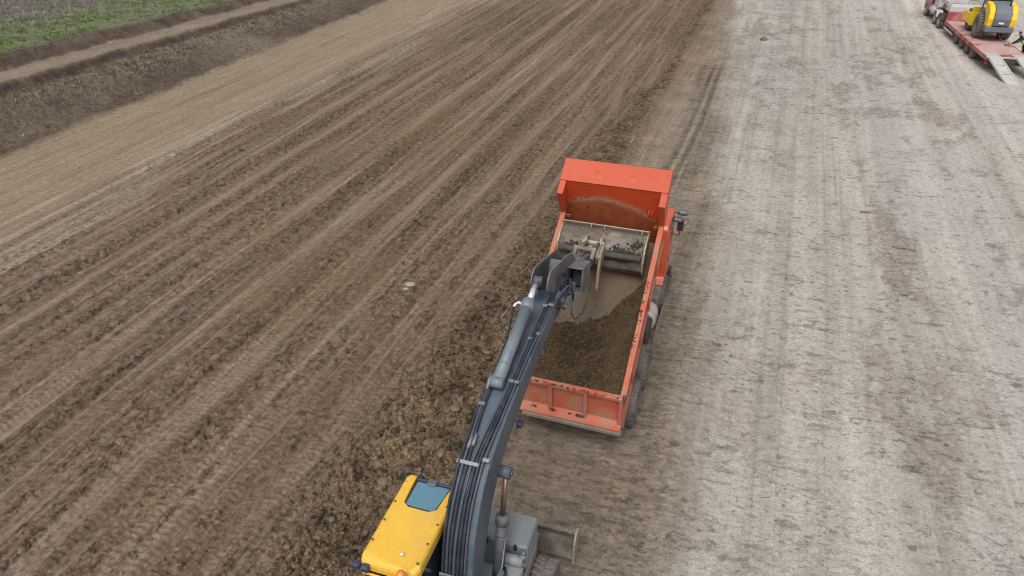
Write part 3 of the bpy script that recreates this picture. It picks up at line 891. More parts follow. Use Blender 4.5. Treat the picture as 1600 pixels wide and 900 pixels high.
# small grab bars and rings by the bulkhead
g = G()
for x in (.86,.93):
    p = [BM@Vector((x,LB+.16-.03-.02,.92)),BM@Vector((x,LB+.16-.10,.94)),BM@Vector((x,LB+.20-.10,1.06)),BM@Vector((x,LB+.20-.01,1.08))]
    g.tube(p,.014,8)
link('grab_handle',g,M['orange_clean'],DB)
for s in (-1,1):
    g = G(); c = Vector((s*1.04,LB-.05,.73)); pts=[]
    for k in range(13):
        t = 2*pi*k/12; pts.append(BM@(c+Vector((.045*cos(t),0,.045*sin(t)))))
    g.tube(pts,.012,7,caps=False)
    link('lashing_ring',g,M['orange_dusty'],DB)
# tailgate with its frame
tn = Vector((0,-.886,.465)); tu = Vector((0,.465,.886))
def TG(x,o,w):
    return Vector((x,0,0))+tu*w+tn*o+Vector((0,-.01,0))
TGM = BM @ Matrix(((1,0,0,0),(0,tn.y,tu.y,-.01),(0,tn.z,tu.z,0),(0,0,0,1)))              # x, outward, up the gate
g = G(); g.box(-1.125,1.125,-.03,.0,-.02,.82,0,TGM)
TGO = link('tailgate',g,M['orange_dusty'],DB,.004)
g = G(); g.box(-1.18,1.18,-.05,.085,.745,.835,.014,TGM); link('gate_top_rail',g,M['orange_dusty'],DB)
g = G(); g.prism([(.0,-.10),(.15,-.10),(.15,-.045),(.105,.02),(.0,.10)],-1.19,1.19,TGM); link('gate_sill',g,M['orange_dusty'],DB,.008)
for x in (-1.145,-.39,.39,1.145):
    g = G(); g.box(x-.045,x+.045,0.0,.075,.02,.75,.012,TGM); link('gate_post',g,M['orange_dusty'],DB)
for s in (-1,1):
    g = G(); g.box(s*1.21-.02,s*1.21+.02,-.06,.06,.72,.86,.01,TGM)
    g.tube([TGM@Vector((s*1.17,.0,.86)),TGM@Vector((s*1.25,.0,.86))],.03,10); link('gate_hinge',g,M['chassis'],DB)
# crumbs of soil caught on the gate's ledge and top rail
gx = np.concatenate([RNG.uniform(-1.1,1.1,70),RNG.normal(-.33,.04,16),RNG.normal(.28,.06,18),RNG.normal(-.75,.04,8),RNG.normal(.05,.02,5)])
def crumbs(pts, name, size, parent):
    g = G()
    for p,sz in zip(pts,size):
        jit = 1+.5*(RNG.random(len(ICO_V))-.5)
        g.add([tuple(Vector(p)+Vector(v)*float(sz*j)) for v,j in zip(ICO_V,jit)],ICO_F.tolist())
    return link(name,g,M['mud_and_shade'],parent,recalc=False)
pts = [TGM@Vector((x,.055+.05*RNG.random(),.06+abs(RNG.normal(0,.02)) if i>70 else .845)) for i,x in enumerate(gx)]
tag(crumbs(pts,'caked_mud',RNG.uniform(.006,.019,len(pts)),DB),kind='stuff')
pts = [BM@Vector((1.155+RNG.uniform(-.035,.035),y,.775)) for y in np.concatenate([RNG.normal(1.6,.12,26),RNG.normal(2.35,.2,36),RNG.normal(3.0,.1,14)])]
tag(crumbs(pts,'rail_mud',RNG.uniform(.006,.016,len(pts)),DB),kind='stuff')

# soil slid down against the tailgate (rests in the body: a thing of its own)
def soil_load():
    nx,ny = 150,190
    x = np.linspace(-1.125,1.125,nx); t = np.linspace(0,1,ny)
    T_,XX = np.meshgrid(t,x,indexing='ij')
    ub = soil_edge(XX)+.75*(fbm(XX*2.6,XX*0,430,5,.6)-.5)
    Z = .70*(1-T_)**.85+.0
    Y = .03+.345*np.clip(Z/.73,0,1)*(1-T_)**2 + (ub-.03)*T_
    n = fbm(XX*4,Y*4,431,4); n2 = fbm(XX*14,Y*14,432,3); n3 = vnoise(XX*34,Y*34,433)
    edge = sstep(0,.10,1-T_)*sstep(0,.04,T_+.02)
    Z = Z+edge*(.13*(n-.5)+.06*(n2-.5)+.028*(n3-.5)) +.006
    Z = np.where(T_>.995,-.02,Z)
    c = np.array([.072,.048,.028])*(1+.5*(n-.5)+.55*(n2-.5)+.35*(n3-.5))[...,None]
    red = sstep(.55,.7,fbm(XX*1.6,Y*1.6,434,3))[...,None]
    c = c*(1-.3*red)+np.array([.10,.062,.033])*.3*red
    P = np.stack([XX,Y,Z],-1)
    P = np.array([[tuple(BM@Vector(p)) for p in r] for r in P])
    root = tag(empty('soil_load',(TX,TY,0),TYAW),'dark brown soil slid down against the tailgate inside the orange body','soil')
    grid_mesh('soil_heap',P,np.clip(c,.01,.5),M['soil'],root)
    # crumbs lying on it
    n = 1900;  xs = RNG.uniform(-1.1,1.1,n); tt = RNG.random(n)*.97; tt[1500:] = 1+abs(RNG.normal(0,.08,400))
    ub = soil_edge(xs); t1 = np.clip(tt,0,1); z = .70*(1-t1)**.85
    y = np.minimum(.03+.345*np.clip(z/.73,0,1)*(1-t1)**2+(ub-.03)*tt,4.3)
    g = G(); cols=[]
    for k in range(n):
        sz = (.006+.022*RNG.random()**4)*(1 if k<1500 else .42)
        jit = 1+.5*(RNG.random(len(ICO_V))-.5)
        p = Vector((xs[k],y[k],z[k]+.012))
        g.add([tuple(BM@(p+Vector(v)*float(sz*j))) for v,j in zip(ICO_V,jit)],ICO_F.tolist())
        cols += [np.array([.085,.062,.038])*RNG.uniform(.6,1.7)]*len(ICO_V)
    o = link('soil_crumbs',g,M['soil'],root,recalc=False)
    at = o.data.attributes.new('tone','FLOAT_COLOR','POINT')
    rgba = np.ones((len(cols),4),np.float32); rgba[:,:3] = np.array(cols); at.data.foreach_set('color',rgba.ravel())
    o['kind'] = 'stuff'
soil_load()

# chassis, axles, wheels
g = G()
for s in (-1,1):
    xa,xb = sorted((s*.36,s*.46)); g.box(xa,xb,-.95,6.2,.72,.98,.01)
for y in (-.8,.7,2.2,3.5,4.6): g.box(-.36,.36,y-.06,y+.06,.76,.94,.01)
for y in (0,1.44,5.04): g.tube([(-.95,y,.53),(.95,y,.53)],.09,14)
for y in (0,1.44): g.lathe([(.05,-.3),(.22,-.16),(.25,0),(.22,.16),(.05,.3)],(0,y,.53),(1,0,0),18)
link('chassis',g,M['chassis'],truck,.006)
for y in (0,1.44):
    for s in (-1,1):
        wheel(truck,(s*1.21,y,.53),.53,.30,s,lugs=40,lug_h=.014)
        wheel(truck,(s*.86,y,.53),.53,.29,-s,lugs=0,name='inner_wheel')
for s in (-1,1): wheel(truck,(s*1.06,5.04,.53),.53,.32,s,lugs=40,lug_h=.014)
g = G()
g.tube([(0,2.9,.95),(0,2.35,1.75)],.13,16); g.tube([(0,2.35,1.75),(0,1.95,2.35)],.10,16)
link('hoist_ram',g,M['frame_grey'],truck)
# right-hand side: tank, dark air box, guard rails, air filter; the left side likewise
for s in (-1,1):
    g = G(); T = Matrix.Translation(Vector((s*.93,0,.84)))
    g.tube([T@Vector((0,2.95,0)),T@Vector((0,2.98,0)),T@Vector((0,3.55,0)),T@Vector((0,3.58,0))],[.27,.30,.30,.27],22)
    for y in (3.08,3.45): g.tube([T@Vector((0,y-.025,0)),T@Vector((0,y+.025,0))],.308,22)
    link('fuel_tank',g,M['tank'],truck)
    g = G(); g.box(s*.93-.24,s*.93+.24,2.18,2.86,.55,1.08,.03); link('battery_box',g,M['chassis'],truck)
    g = G(); g.box(s*.92-.25,s*.92+.25,3.68,4.35,.62,1.20,.04); g.box(s*.85-.16,s*.85+.16,3.75,4.2,1.2,1.55,.05)
    link('air_filter',g,M['frame_grey'],truck)
    g = G()
    for z in (.62,.92): g.box(s*1.33-.02,s*1.33+.02,2.05,4.25,z-.045,z+.045,.015)
    link('side_guard',g,M['frame_grey'],truck)
    for y in (2.3,3.1,4.0):
        g = G(); g.tube([(s*.5,y,.80),(s*1.33,y,.80)],.02,8); link('guard_bracket',g,M['chassis'],truck)
    g = G(); g.box(s*1.05-.17,s*1.05+.17,-.78,-.76,.22,.72); link('mud_flap',g,M['rubber'],truck)
    g = G(); g.box(s*.98-.17,s*.98+.17,-1.12,-1.04,.50,.64,.012); lo = link('tail_lamp',g,M['chassis'],truck)
    g = G(); g.box(s*.98-.15,s*.98-.02,-1.128,-1.122,.515,.555); link('lamp_lens',g,M['red_lamp'],lo)
    g = G(); g.box(s*.98+.02,s*.98+.15,-1.128,-1.122,.515,.555); link('lamp_lens',g,M['amber'],lo)
g = G(); g.box(-1.02,1.22,-1.28,-1.14,.58,.68,.015)
for x in (-.41,.41): g.box(x-.06,x+.06,-1.15,-.9,.58,.8,.01)
link('rear_bumper',g,M['frame_grey'],truck)

# cab over the front axle
cab = G()
cab.prism([(4.68,1.12),(4.68,2.70),(4.80,2.82),(5.95,2.82),(6.12,2.72),(6.34,1.95),(6.36,.75),(5.62,.75),(5.5,1.05),(4.8,1.05)],-1.12,1.12)
CAB = link('cab',cab,M['cab_orange'],truck,.035)
g = G(); g.prism([(6.135,2.66),(6.15,2.66),(6.345,1.98),(6.33,1.98)],-.98,.98,Matrix.Translation((0,.012,0))); link('windscreen',g,M['glass_dark'],CAB)
g = G(); g.box(-.95,.95,6.345,6.385,.95,1.7,.01); link('grille',g,M['chassis'],CAB)
for s in (-1,1):
    xa,xb = sorted((s*1.122,s*1.128))
    g = G(); g.prism([(5.15,1.95),(5.15,2.60),(5.92,2.60),(6.08,1.95)],xa,xb); link('side_window',g,M['glass_dark'],CAB)
    xa,xb = sorted((s*1.119,s*1.140))
    g = G(); g.prism([(4.98,1.05),(4.98,1.92),(6.10,1.92),(6.14,1.05)],xa,xb); d_ = link('door',g,M['cab_orange'],CAB,.008)
    g = G(); g.box(*sorted((s*1.142,s*1.162)),5.06,5.26,1.60,1.64,.008); link('door_handle',g,M['chassis'],CAB)
    for y in (4.76,4.88,5.00):
        g = G(); g.box(*sorted((s*1.115,s*1.155)),y-.025,y+.025,1.18,2.62,.01); link('cab_rib',g,M['cab_orange'],CAB)
    g = G(); g.prism([(4.42,1.15),(4.6,1.32),(5.5,1.32),(5.72,1.05),(5.68,1.0),(5.46,1.24),(4.64,1.24),(4.5,1.08)],*sorted((s*.80,s*1.17))); link('wheel_arch',g,M['cab_orange'],CAB,.01)
    g = G(); g.box(*sorted((s*1.0,s*1.25)),5.7,6.3,.42,.52,.02); link('step',g,M['chassis'],CAB)
    # mirrors: a long one with a red-brown face and a small wide-angle one further forward
    g = G(); g.tube([(s*1.1,5.75,2.62),(s*1.33,5.72,2.68),(s*1.33,5.72,2.12),(s*1.1,5.75,2.15)],.016,8); ma = link('mirror_arm',g,M['chassis'],CAB)
    g = G(); g.box(s*1.34-.085,s*1.34+.085,5.68,5.77,2.26,2.64,.03); mm = link('mirror',g,M['dark_plastic'],CAB)
    g = G(); g.box(s*1.34-.07,s*1.34+.07,5.668,5.678,2.28,2.42); link('mirror_face',g,M['mirror_red'],CAB)
    g = G(); g.box(s*1.25-.12,s*1.25+.12,5.62,5.84,2.55,2.66,.03); link('mirror_cover',g,M['mirror'],CAB)
    g = G(); g.tube([(s*1.0,6.05,2.62),(s*1.30,6.28,2.60)],.018,8); link('mirror_arm',g,M['chassis'],CAB)
    g = G(); g.box(s*1.32-.15,s*1.32+.15,6.20,6.40,2.50,2.64,.04); link('wide_mirror',g,M['mirror'],CAB)
    g = G(); g.box(s*.92-.17,s*.92+.17,6.36,6.40,.78,.94,.02); link('headlight',g,M['white'],CAB)
g = G(); g.box(-1.2,1.2,6.28,6.46,.48,.76,.04); link('front_bumper',g,M['chassis'],truck)

# ---------------------------------------------------------------- the yellow-and-grey wheeled excavator
EX,EY,EYAW = -1.07,5.52,RAD(17.9)
exc = tag(empty('excavator',(EX,EY,0),EYAW),'wheeled excavator with yellow cab roof and dark grey boom, clearing the orange truck','excavator')
EI = (Matrix.Translation(Vector((EX,EY,0))) @ Matrix.Rotation(-EYAW,4,'Z')).inverted()
TI = Matrix.Translation(Vector((TX,TY,0))) @ Matrix.Rotation(-TYAW,4,'Z')
B2E = EI @ TI @ BM                                             # tipping body frame -> excavator frame

# undercarriage, wheels, blade
UC = -.03                                                       # its middle line
g = G(); g.box(UC-.45,UC+.45,-1.9,2.9,.45,.95,.03); g.lathe([(.62,.95),(.62,1.12)],(UC,.9,0),(0,0,1),32)
for y in (2.38,-.55): g.tube([(UC-1.0,y,.52),(UC+1.0,y,.52)],.12,14)
link('undercarriage',g,M['frame_grey'],exc,.01)
for y in (2.38,-.55):
    for s in (-1,1):
        wheel(exc,(UC+s*.93,y,.52),.52,.38,s,lugs=26,lug_h=.028,chevron=True,rim_mat='frame_grey')
        # steps and lockers between the wheels
    for s in (-1,1):
        g = G(); g.box(UC+s*.80-.22,UC+s*.80+.22,.1,1.7,.45,.90,.03)
        if y > 0: link('locker',g,M['deck'],exc)
g = G()
g.strip([(3.42,.18),(3.50,.40),(3.55,.62),(3.52,.78)],UC-1.24,UC+1.24,.035)
g.box(UC-1.24,UC+1.24,3.46,3.56,.76,.82,.012)
g.box(UC-1.24,UC+1.24,3.40,3.46,.17,.24,.01)
bl = link('dozer_blade',g,M['bucket'],exc,.004)
for s in (-1,1):
    g = G(); g.prism([(3.30,.16),(3.30,.70),(3.40,.86),(3.56,.86),(3.60,.70),(3.50,.16)],UC+s*1.25-.018,UC+s*1.25+.018); link('blade_end_plate',g,M['bucket_edge'],bl,.004)
    g = G(); g.box(UC+s*.5-.08,UC+s*.5+.08,2.6,3.48,.42,.60,.02); link('blade_arm',g,M['frame_grey'],bl)

# upper structure
XL,XR = -1.16,.70
g = G(); g.box(XL,XR,-2.4,2.05,1.12,1.34,.02)
g.box(-.325,-.25,.2,1.2,1.34,1.75,.01); g.box(.25,.325,.2,1.2,1.34,1.75,.01)      # boom foot cheeks
link('slew_deck',g,M['deck'],exc,.006)
g = G(); g.box(-.30+.13,XR,2.10,2.72,1.02,1.86,.03)
tb = link('toolbox',g,M['deck'],exc)
g = G(); g.box(-.155,XR-.015,2.115,2.705,1.862,1.880,.006); link('toolbox_lid',g,M['deck'],tb)
g = G()
for x in (.02,.5): g.box(x-.03,x+.03,2.08,2.11,1.74,1.86,.006)
link('lid_hinge',g,M['dark_plastic'],tb)
g = G(); g.tube([(.655,2.12,1.80),(.66,2.02,1.80),(.66,1.98,1.62),(.66,2.0,1.40)],.022,10)
g.tube([(.60,1.96,1.80),(.72,1.96,1.80)],.03,10); g.tube([(.60,1.96,1.62),(.72,1.96,1.62)],.024,10)
link('grab_rail',g,M['clamp'],exc)
g = G(); g.box(.34,XR,.55,1.92,1.34,1.66,.03); g.tube([(.36,1.93,1.72),(.68,1.93,1.72)],.09,14)
tk = link('side_tank',g,M['deck'],exc)
g = G(); g.lathe([(.09,0),(.09,.05),(.07,.065),(0,.066)],(.57,1.35,1.66),(0,0,1),18); link('filler_cap',g,M['dark_plastic'],tk)
g = G(); g.tube([(.44,1.75,1.72),(.50,1.62,1.78),(.48,1.35,1.74),(.40,1.0,1.70)],.025,8); link('tank_hose',g,M['hose'],tk)
g = G(); g.box(XR-.02,XR+.02,.5,2.6,1.10,1.36,.01); link('side_skirt',g,M['frame_grey'],exc)
g = G(); g.box(XL,XR,-2.35,-.75,1.34,2.25,.06); link('engine_hood',g,M['yellow'],exc)
g = G(); g.prism([(-2.95,1.0),(-2.42,.95),(-2.42,2.2),(-2.75,2.2),(-2.95,1.9)],XL-.03,XR+.03); link('counterweight',g,M['boom'],exc,.05)

# cab
CX0,CX1,CY0,CY1 = -1.15,-.285,.30,1.80
g = G(); g.box(CX0+.05,CX1-.05,CY0+.04,CY1-.10,1.30,1.95,.04)
for x in (CX0+.07,CX1-.07):
    for y in (CY0+.10,CY1-.12): g.box(x-.035,x+.035,y-.04,y+.04,1.9,3.02,.012)
ECAB = link('cab',g,M['dark_plastic'],exc)
g = G(); g.box(CX0+.02,CX0+.035,CY0+.14,CY1-.16,1.95,3.0); link('side_window',g,M['glass_green'],ECAB)
g = G(); g.box(CX1-.035,CX1-.02,CY0+.14,CY1-.16,1.62,3.0); link('side_window',g,M['glass_green'],ECAB)
g = G(); g.box(CX0+.1,CX1-.1,CY1-.12,CY1-.105,1.6,3.0); link('windscreen',g,M['glass_dark'],ECAB)
g = G(); g.box(CX0+.1,CX1-.1,CY0+.04,CY0+.055,2.1,2.92); rw = link('rear_window',g,M['glass_dark'],ECAB)
g = G(); g.box(-.74,-.66,CY0+.030,CY0+.038,2.80,2.86); link('sticker',g,M['white'],ECAB)
# yellow roof: two long cheeks run forward past the glass hatch
def roof_poly(z, inset=0.0):
    i = inset
    x0,x1,y0,y1 = CX0+i,CX1-i,CY0+i,CY1-i
    return [(x0+.07,y0),(x1-.10,y0),(x1-.04,y0+.03),(x1,y0+.12),(x1,y1-.02),(x1-.05,y1),(x1-.125+i,y1),(x1-.14+i,1.62),(x1-.17+i,1.35),(x1-.23,1.29),
            (x0+.25,1.29),(x0+.19-i,1.35),(x0+.17-i,1.62),(x0+.16-i,y1+.10),(x0+.04,y1+.10),(x0,y1+.04),(x0,y0+.10),(x0+.02,y0+.03)]
lay = [(2.90,.03),(2.94,.0),(3.08,.0),(3.115,.012),(3.135,.04)]
g = G(); n = 18; vs=[]; fs=[]
for z,i in lay:
    for (x,y) in roof_poly(z,i):
        zz = z-.10*max(0,(CY0+.34-y)/.34)**2*(1 if z > 3 else .4)
        vs.append((x,y,zz))
for k in range(len(lay)-1):
    for j in range(n): fs.append((k*n+j,k*n+(j+1)%n,(k+1)*n+(j+1)%n,(k+1)*n+j))
fs.append(list(range(n))[::-1]); fs.append([(len(lay)-1)*n+j for j in range(n)])
g.add(vs,fs)
roof = link('roof',g,M['yellow'],ECAB,.012)
g = G(); g.box(CX0+.13,CX1-.10,1.24,CY1+.05,3.06,3.085,.01); link('hatch_frame',g,M['dark_plastic'],ECAB)
g = G(); g.add([(CX0+.17,1.30,3.091),(CX0+.25,1.275,3.091),(CX1-.25,1.275,3.091),(CX1-.17,1.30,3.091),(CX1-.12,1.62,3.091),(CX1-.11,1.84,3.091),(CX0+.155,1.84,3.091),(CX0+.16,1.62,3.091)],[tuple(range(8))])
link('hatch_seal',g,M['dark_plastic'],ECAB)
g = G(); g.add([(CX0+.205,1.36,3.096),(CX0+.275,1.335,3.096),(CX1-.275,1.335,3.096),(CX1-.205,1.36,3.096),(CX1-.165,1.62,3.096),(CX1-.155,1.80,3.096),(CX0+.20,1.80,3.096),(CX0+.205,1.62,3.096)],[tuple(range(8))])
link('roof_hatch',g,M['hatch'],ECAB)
g = G(); g.box(-.80,-.64,1.77,1.90,3.085,3.135,.02); link('wiper_motor',g,M['mirror'],ECAB)
g = G(); g.box(CX0+.16,CX1-.02,1.84,1.885,3.03,3.10,.01); link('hatch_trim',g,M['blue_plastic'],ECAB)
for x,ys in ((CX0+.055,(.62,.98,1.33,1.72)),(CX1-.055,(.45,.78,1.12,1.45))):
    for y in ys:
        g = G(); g.lathe([(.017,0),(.017,.010),(.009,.015),(0,.015)],(x,y,3.118 if True else 0),(0,0,1),12); link('roof_bolt',g,M['bolt'],ECAB)
g = G(); g.lathe([(.026,0),(.026,.003),(0,.003)],(-.60,.52,3.128),(0,0,1),14); link('sticker',g,M['white'],ECAB)
g = G(); g.lathe([(.018,0),(.018,.10),(.05,.10),(.06,.12)],(-.46,.20,2.98),(0,0,1),16); bc = link('beacon',g,M['chassis'],ECAB)
g = G(); g.lathe([(.060,.12),(.064,.13),(.060,.20),(.048,.225),(0,.232)],(-.46,.20,2.98),(0,0,1),20); link('beacon_lens',g,M['amber'],ECAB)
for x,y,z in ((CX0-.02,CY0-.02,2.98),(CX0+.12,CY0-.03,2.98)):
    g = G(); g.box(x-.055,x+.055,y-.05,y+.05,z-.055,z+.055,.02); g.tube([(x,y+.03,z-.02),(x+.02,y+.12,z-.05)],.015,8); link('work_lamp',g,M['blue_plastic'],ECAB)
g = G(); g.box(CX0+.05,CX1-.16,CY0-.035,CY0-.005,2.84,2.875,.008); link('rear_trim',g,M['yellow'],ECAB)
g = G(); g.lathe([(.02,-.05),(.085,-.04),(.10,.02),(.08,.07),(0,.08)],(CX0-.02,CY1+.12,2.95),(-.4,1,.2),16); link('mirror',g,M['dark_plastic'],ECAB)
g = G(); g.lathe([(.02,-.04),(.05,-.03),(.055,.03),(0,.05)],(CX0+.18,CY1+.14,3.02),(.2,1,.1),14); link('work_lamp',g,M['dark_plastic'],ECAB)
g = G(); g.box(-.98,-.50,.55,1.0,1.62,1.78,.06); g.box(-.98,-.50,.45,.60,1.7,2.35,.06); link('seat',g,M['dark_plastic'],ECAB)
g = G(); g.tube([(-.42,1.9,1.5),(-.36,1.95,2.2),(-.36,1.90,2.9)],.016,8); link('handrail',g,M['dark_plastic'],ECAB)

# boom: a banana in the (forward, up) plane
BC = [(1.02,1.50,.20),(1.08,1.96,.23),(1.22,2.48,.28),(1.42,2.99,.32),(1.79,3.46,.33),(2.39,3.78,.27),(3.2,3.97,.24),(4.2,4.14,.20),(5.1,4.23,.19),(5.62,4.26,.19)]
PIV = (5.72,4.22)
def cspline(P, m=6):
    out=[]
    for i in range(len(P)-1):
        p0 = P[max(i-1,0)]; p1=P[i]; p2=P[i+1]; p3=P[min(i+2,len(P)-1)]
        for k in range(m):
            t=k/m
            out.append(tuple(.5*((2*b)+(c-a)*t+(2*a-5*b+4*c-d)*t*t+(-a+3*b-3*c+d)*t**3) for a,b,c,d in zip(p0,p1,p2,p3)))
    out.append(P[-1]); return out
BS = cspline(BC,5)
def frame2(L, i):
    a=L[max(i-1,0)]; b=L[min(i+1,len(L)-1)]
    d=Vector((b[0]-a[0],b[1]-a[1])).normalized(); return d, Vector((-d.y,d.x))
BTOP=[]; BBOT=[]
for i,(u,z,hh) in enumerate(BS):
    d,nn=frame2(BS,i); BTOP.append((u+nn.x*hh,z+nn.y*hh)); BBOT.append((u-nn.x*hh,z-nn.y*hh))
BW=.235
g=G(); vs=[];fs=[]; k=len(BS)
for (t,b) in zip(BTOP,BBOT):
    c=.03
    vs += [(-BW,t[0],t[1]),(BW,t[0],t[1]),(BW,b[0],b[1]),(-BW,b[0],b[1])]
for i in range(k-1):
    for j in range(4): fs.append((i*4+j,i*4+(j+1)%4,(i+1)*4+(j+1)%4,(i+1)*4+j))
fs += [(3,2,1,0),tuple((k-1)*4+j for j in range(4))]
g.add(vs,fs)
g.tube([(-.30,1.02,1.55),(.30,1.02,1.55)],.10,16)
BOOM=link('boom',g,M['boom'],exc,.02)
g=G()
for s in (-1,1): g.prism([(5.3,4.02),(5.3,4.40),(5.62,4.46),(5.86,4.36),(5.90,4.16),(5.78,4.02)],*sorted((s*.235,s*.16)))
g.tube([(-.30,PIV[0],PIV[1]),(.30,PIV[0],PIV[1])],.075,16)
link('boom_nose',g,M['boom'],BOOM,.012)
_d=[0.0]
for p_,q_ in zip(BTOP[:-1],BTOP[1:]): _d.append(_d[-1]+math.hypot(q_[0]-p_[0],q_[1]-p_[1]))
_i17=int(np.argmin([abs(t[0]-1.5)+max(0,3.4-t[1]) for t in BTOP]))
def arc(q):                                                # along the boom: below 1.7 the steep foot, above it the forward distance
    if q < 1.7: return _d[_i17]*(q+.12)/1.82
    return float(np.interp(q,[1.7]+[t[0] for t in BTOP[_i17+1:] if t[0]>1.7],[_d[_i17]]+[d__ for d__,t in zip(_d[_i17+1:],BTOP[_i17+1:]) if t[0]>1.7]))
def tp(q, off=0.0):
    s_=arc(q); us=[t[0] for t in BTOP]; zs=[t[1] for t in BTOP]
    u=float(np.interp(s_,_d,us)); z=float(np.interp(s_,_d,zs))
    e=.03; du=float(np.interp(s_+e,_d,us)-np.interp(s_-e,_d,us)); dz=float(np.interp(s_+e,_d,zs)-np.interp(s_-e,_d,zs))
    l=math.hypot(du,dz) or 1; return Vector((0,u-dz/l*off,z+du/l*off)), math.atan2(dz,du)
def topz(u, off=0.0):
    us=[t[0] for t in BTOP[_i17:]]; zs=[t[1] for t in BTOP[_i17:]]
    return float(np.interp(u,us,zs))+off
def vpath(keys):
    return lambda u: float(np.interp(u,[k_[0] for k_ in keys],[k_[1] for k_ in keys]))
paths=[ # right-hand bunch and left-hand bunch part round the arm cylinder
 ([(0,-.205),(2.0,-.205),(2.7,-.225),(5.4,-.245)],.022,'hose'),
 ([(0,-.145),(1.9,-.145),(2.6,-.195),(3.1,-.21),(5.4,-.22)],.020,'pipe'),
 ([(0,-.088),(1.8,-.088),(2.4,-.14),(2.9,-.165),(3.3,-.20)],.022,'hose'),
 ([(0,-.030),(1.7,-.030),(2.1,.01),(2.7,.075),(5.4,.085)],.022,'pipe'),
 ([(0,.028),(1.7,.028),(2.2,.075),(2.8,.115),(5.4,.125)],.020,'hose'),
 ([(0,.082),(1.8,.082),(2.3,.125),(5.4,.165)],.022,'hose'),
 ([(0,.128),(1.6,.130),(2.4,.175),(5.4,.200)],.018,'pipe'),
]
for keys,r,mt in paths:
    f_=vpath(keys); end=keys[-1][0]
    uu=[u for u in np.linspace(-.1,min(end,5.35),34)]
    g=G(); g.tube([tp(u,r+.028+.012*sin(u*3.1+keys[0][1]*20))[0]+Vector((f_(u),0,0)) for u in uu],r,8); link('hose' if mt=='hose' else 'hydraulic_pipe',g,M[mt],BOOM)
def clampbar(u,x0,x1,name='hose_clamp',h=.075,w=.03):
    p_,an_=tp(u); T=Matrix.Translation(p_) @ Matrix.Rotation(an_,4,'X')
    g=G(); g.box(x0,x1,-w,w,h-.022,h,.006,T)
    for x in np.linspace(x0+.02,x1-.02,max(2,int((x1-x0)/.12)+1)):
        g.tube([T@Vector((x,0,0)),T@Vector((x,0,h+.014))],.011,7)
    link(name,g,M['clamp'],BOOM)
clampbar(.02,-.235,.16); clampbar(.62,-.245,.165); clampbar(1.72,-.245,.10); clampbar(1.80,.115,.225)
clampbar(2.62,-.245,-.14); clampbar(3.15,-.255,-.185); clampbar(3.15,.05,.14); clampbar(3.15,.15,.23); clampbar(4.15,.06,.15); clampbar(4.30,.165,.225); clampbar(5.05,.06,.145,h=.09); clampbar(5.1,.15,.24,h=.09)
for v,u in ((-.145,1.98),(-.088,2.02)):
    g=G(); g.tube([tp(u-.08,.06)[0]+Vector((v,0,0)),tp(u+.10,.06)[0]+Vector((v,0,0))],.028,10); link('pipe_joint',g,M['clamp'],BOOM)
for s in (-1,1):                                              # pin bosses of the boom rams
    g=G(); g.tube([(s*.22,2.20,3.30),(s*.40,2.20,3.30)],.095,18); g.tube([(s*.40,2.20,3.30),(s*.425,2.20,3.30)],.05,12); link('pin_boss',g,M['boom'],BOOM)
g=G(); g.box(.235,.33,2.95,3.08,3.50,3.60,.02); link('work_lamp',g,M['blue_plastic'],BOOM)
g=G(); g.box(-.34,-.235,2.93,3.10,3.58,3.72,.02); link('lamp_bracket',g,M['clamp'],BOOM)
# rams that lift the boom
for s in (-1,1):
    b0=Vector((s*.325,1.70,1.42)); p1=Vector((s*.325,2.20,3.30)); d_=(p1-b0).normalized(); gl=b0+d_*1.22
    g=G(); g.tube([b0,gl-d_*.16],.085,18); g.tube([gl-d_*.18,gl-d_*.17,gl-d_*.02,gl],[.085,.105,.105,.075],18)
    g.tube([b0-Vector((.07,0,0)),b0+Vector((.07,0,0))],.10,14)
    bc_=link('boom_cylinder',g,M['arm'],exc)
    g=G(); g.tube([gl-d_*.02,p1-d_*.05],.043,14); link('rod',g,M['bronze_rod'],bc_)
    g=G(); g.tube([gl-d_*.35,gl-d_*.32],.098,18); g.tube([gl-d_*.34+Vector((s*.08,0,0)),b0+Vector((s*.12,-.1,.5)),b0+Vector((s*.05,-.25,.3))],.015,7); link('cylinder_hose',g,M['clamp'],bc_)
# cylinder that swings the arm, lying along the boom top
a0=Vector((-.075,2.98,topz(2.98,.13))); a1=Vector((-.10,5.22,4.86)); d_=(a1-a0).normalized(); gl=a0+d_*1.80
g=G(); g.tube([a0+d_*.04,gl-d_*.2],.098,22); g.tube([gl-d_*.22,gl-d_*.21,gl-d_*.02,gl],[.098,.118,.118,.085],22)
g.tube([a0-Vector((.10,0,0)),a0+Vector((.10,0,0))],.085,16)
AC=link('arm_cylinder',g,M['cylinder'],exc)
g=G(); g.tube([gl-d_*.02,a1-d_*.10],.052,16); link('rod',g,M['chrome'],AC)
g=G(); g.tube([a1-d_*.12,a1+d_*.04],.075,14); g.tube([a1-Vector((.10,0,0)),a1+Vector((.10,0,0))],.085,16); link('rod_eye',g,M['arm'],AC)
g=G(); q=gl-d_*.12+Vector((-.11,0,.02)); g.tube([q+Vector((.03,0,0)),q+Vector((-.05,.01,.01)),q+Vector((-.09,-.05,0)),q+Vector((-.09,-.12,-.01))],.022,9); link('elbow',g,M['white'],AC)
g=G(); g.tube([q+Vector((-.09,-.12,-.01)),Vector((-.235,3.9,topz(3.9,.12))),Vector((-.225,3.3,topz(3.3,.06))),Vector((-.215,2.9,topz(2.9,.05)))],.018,8); link('cylinder_hose',g,M['hose'],AC)
g=G(); g.tube([a0+d_*.32,a0+d_*.35],.106,22); link('cylinder_band',g,M['clamp'],AC)
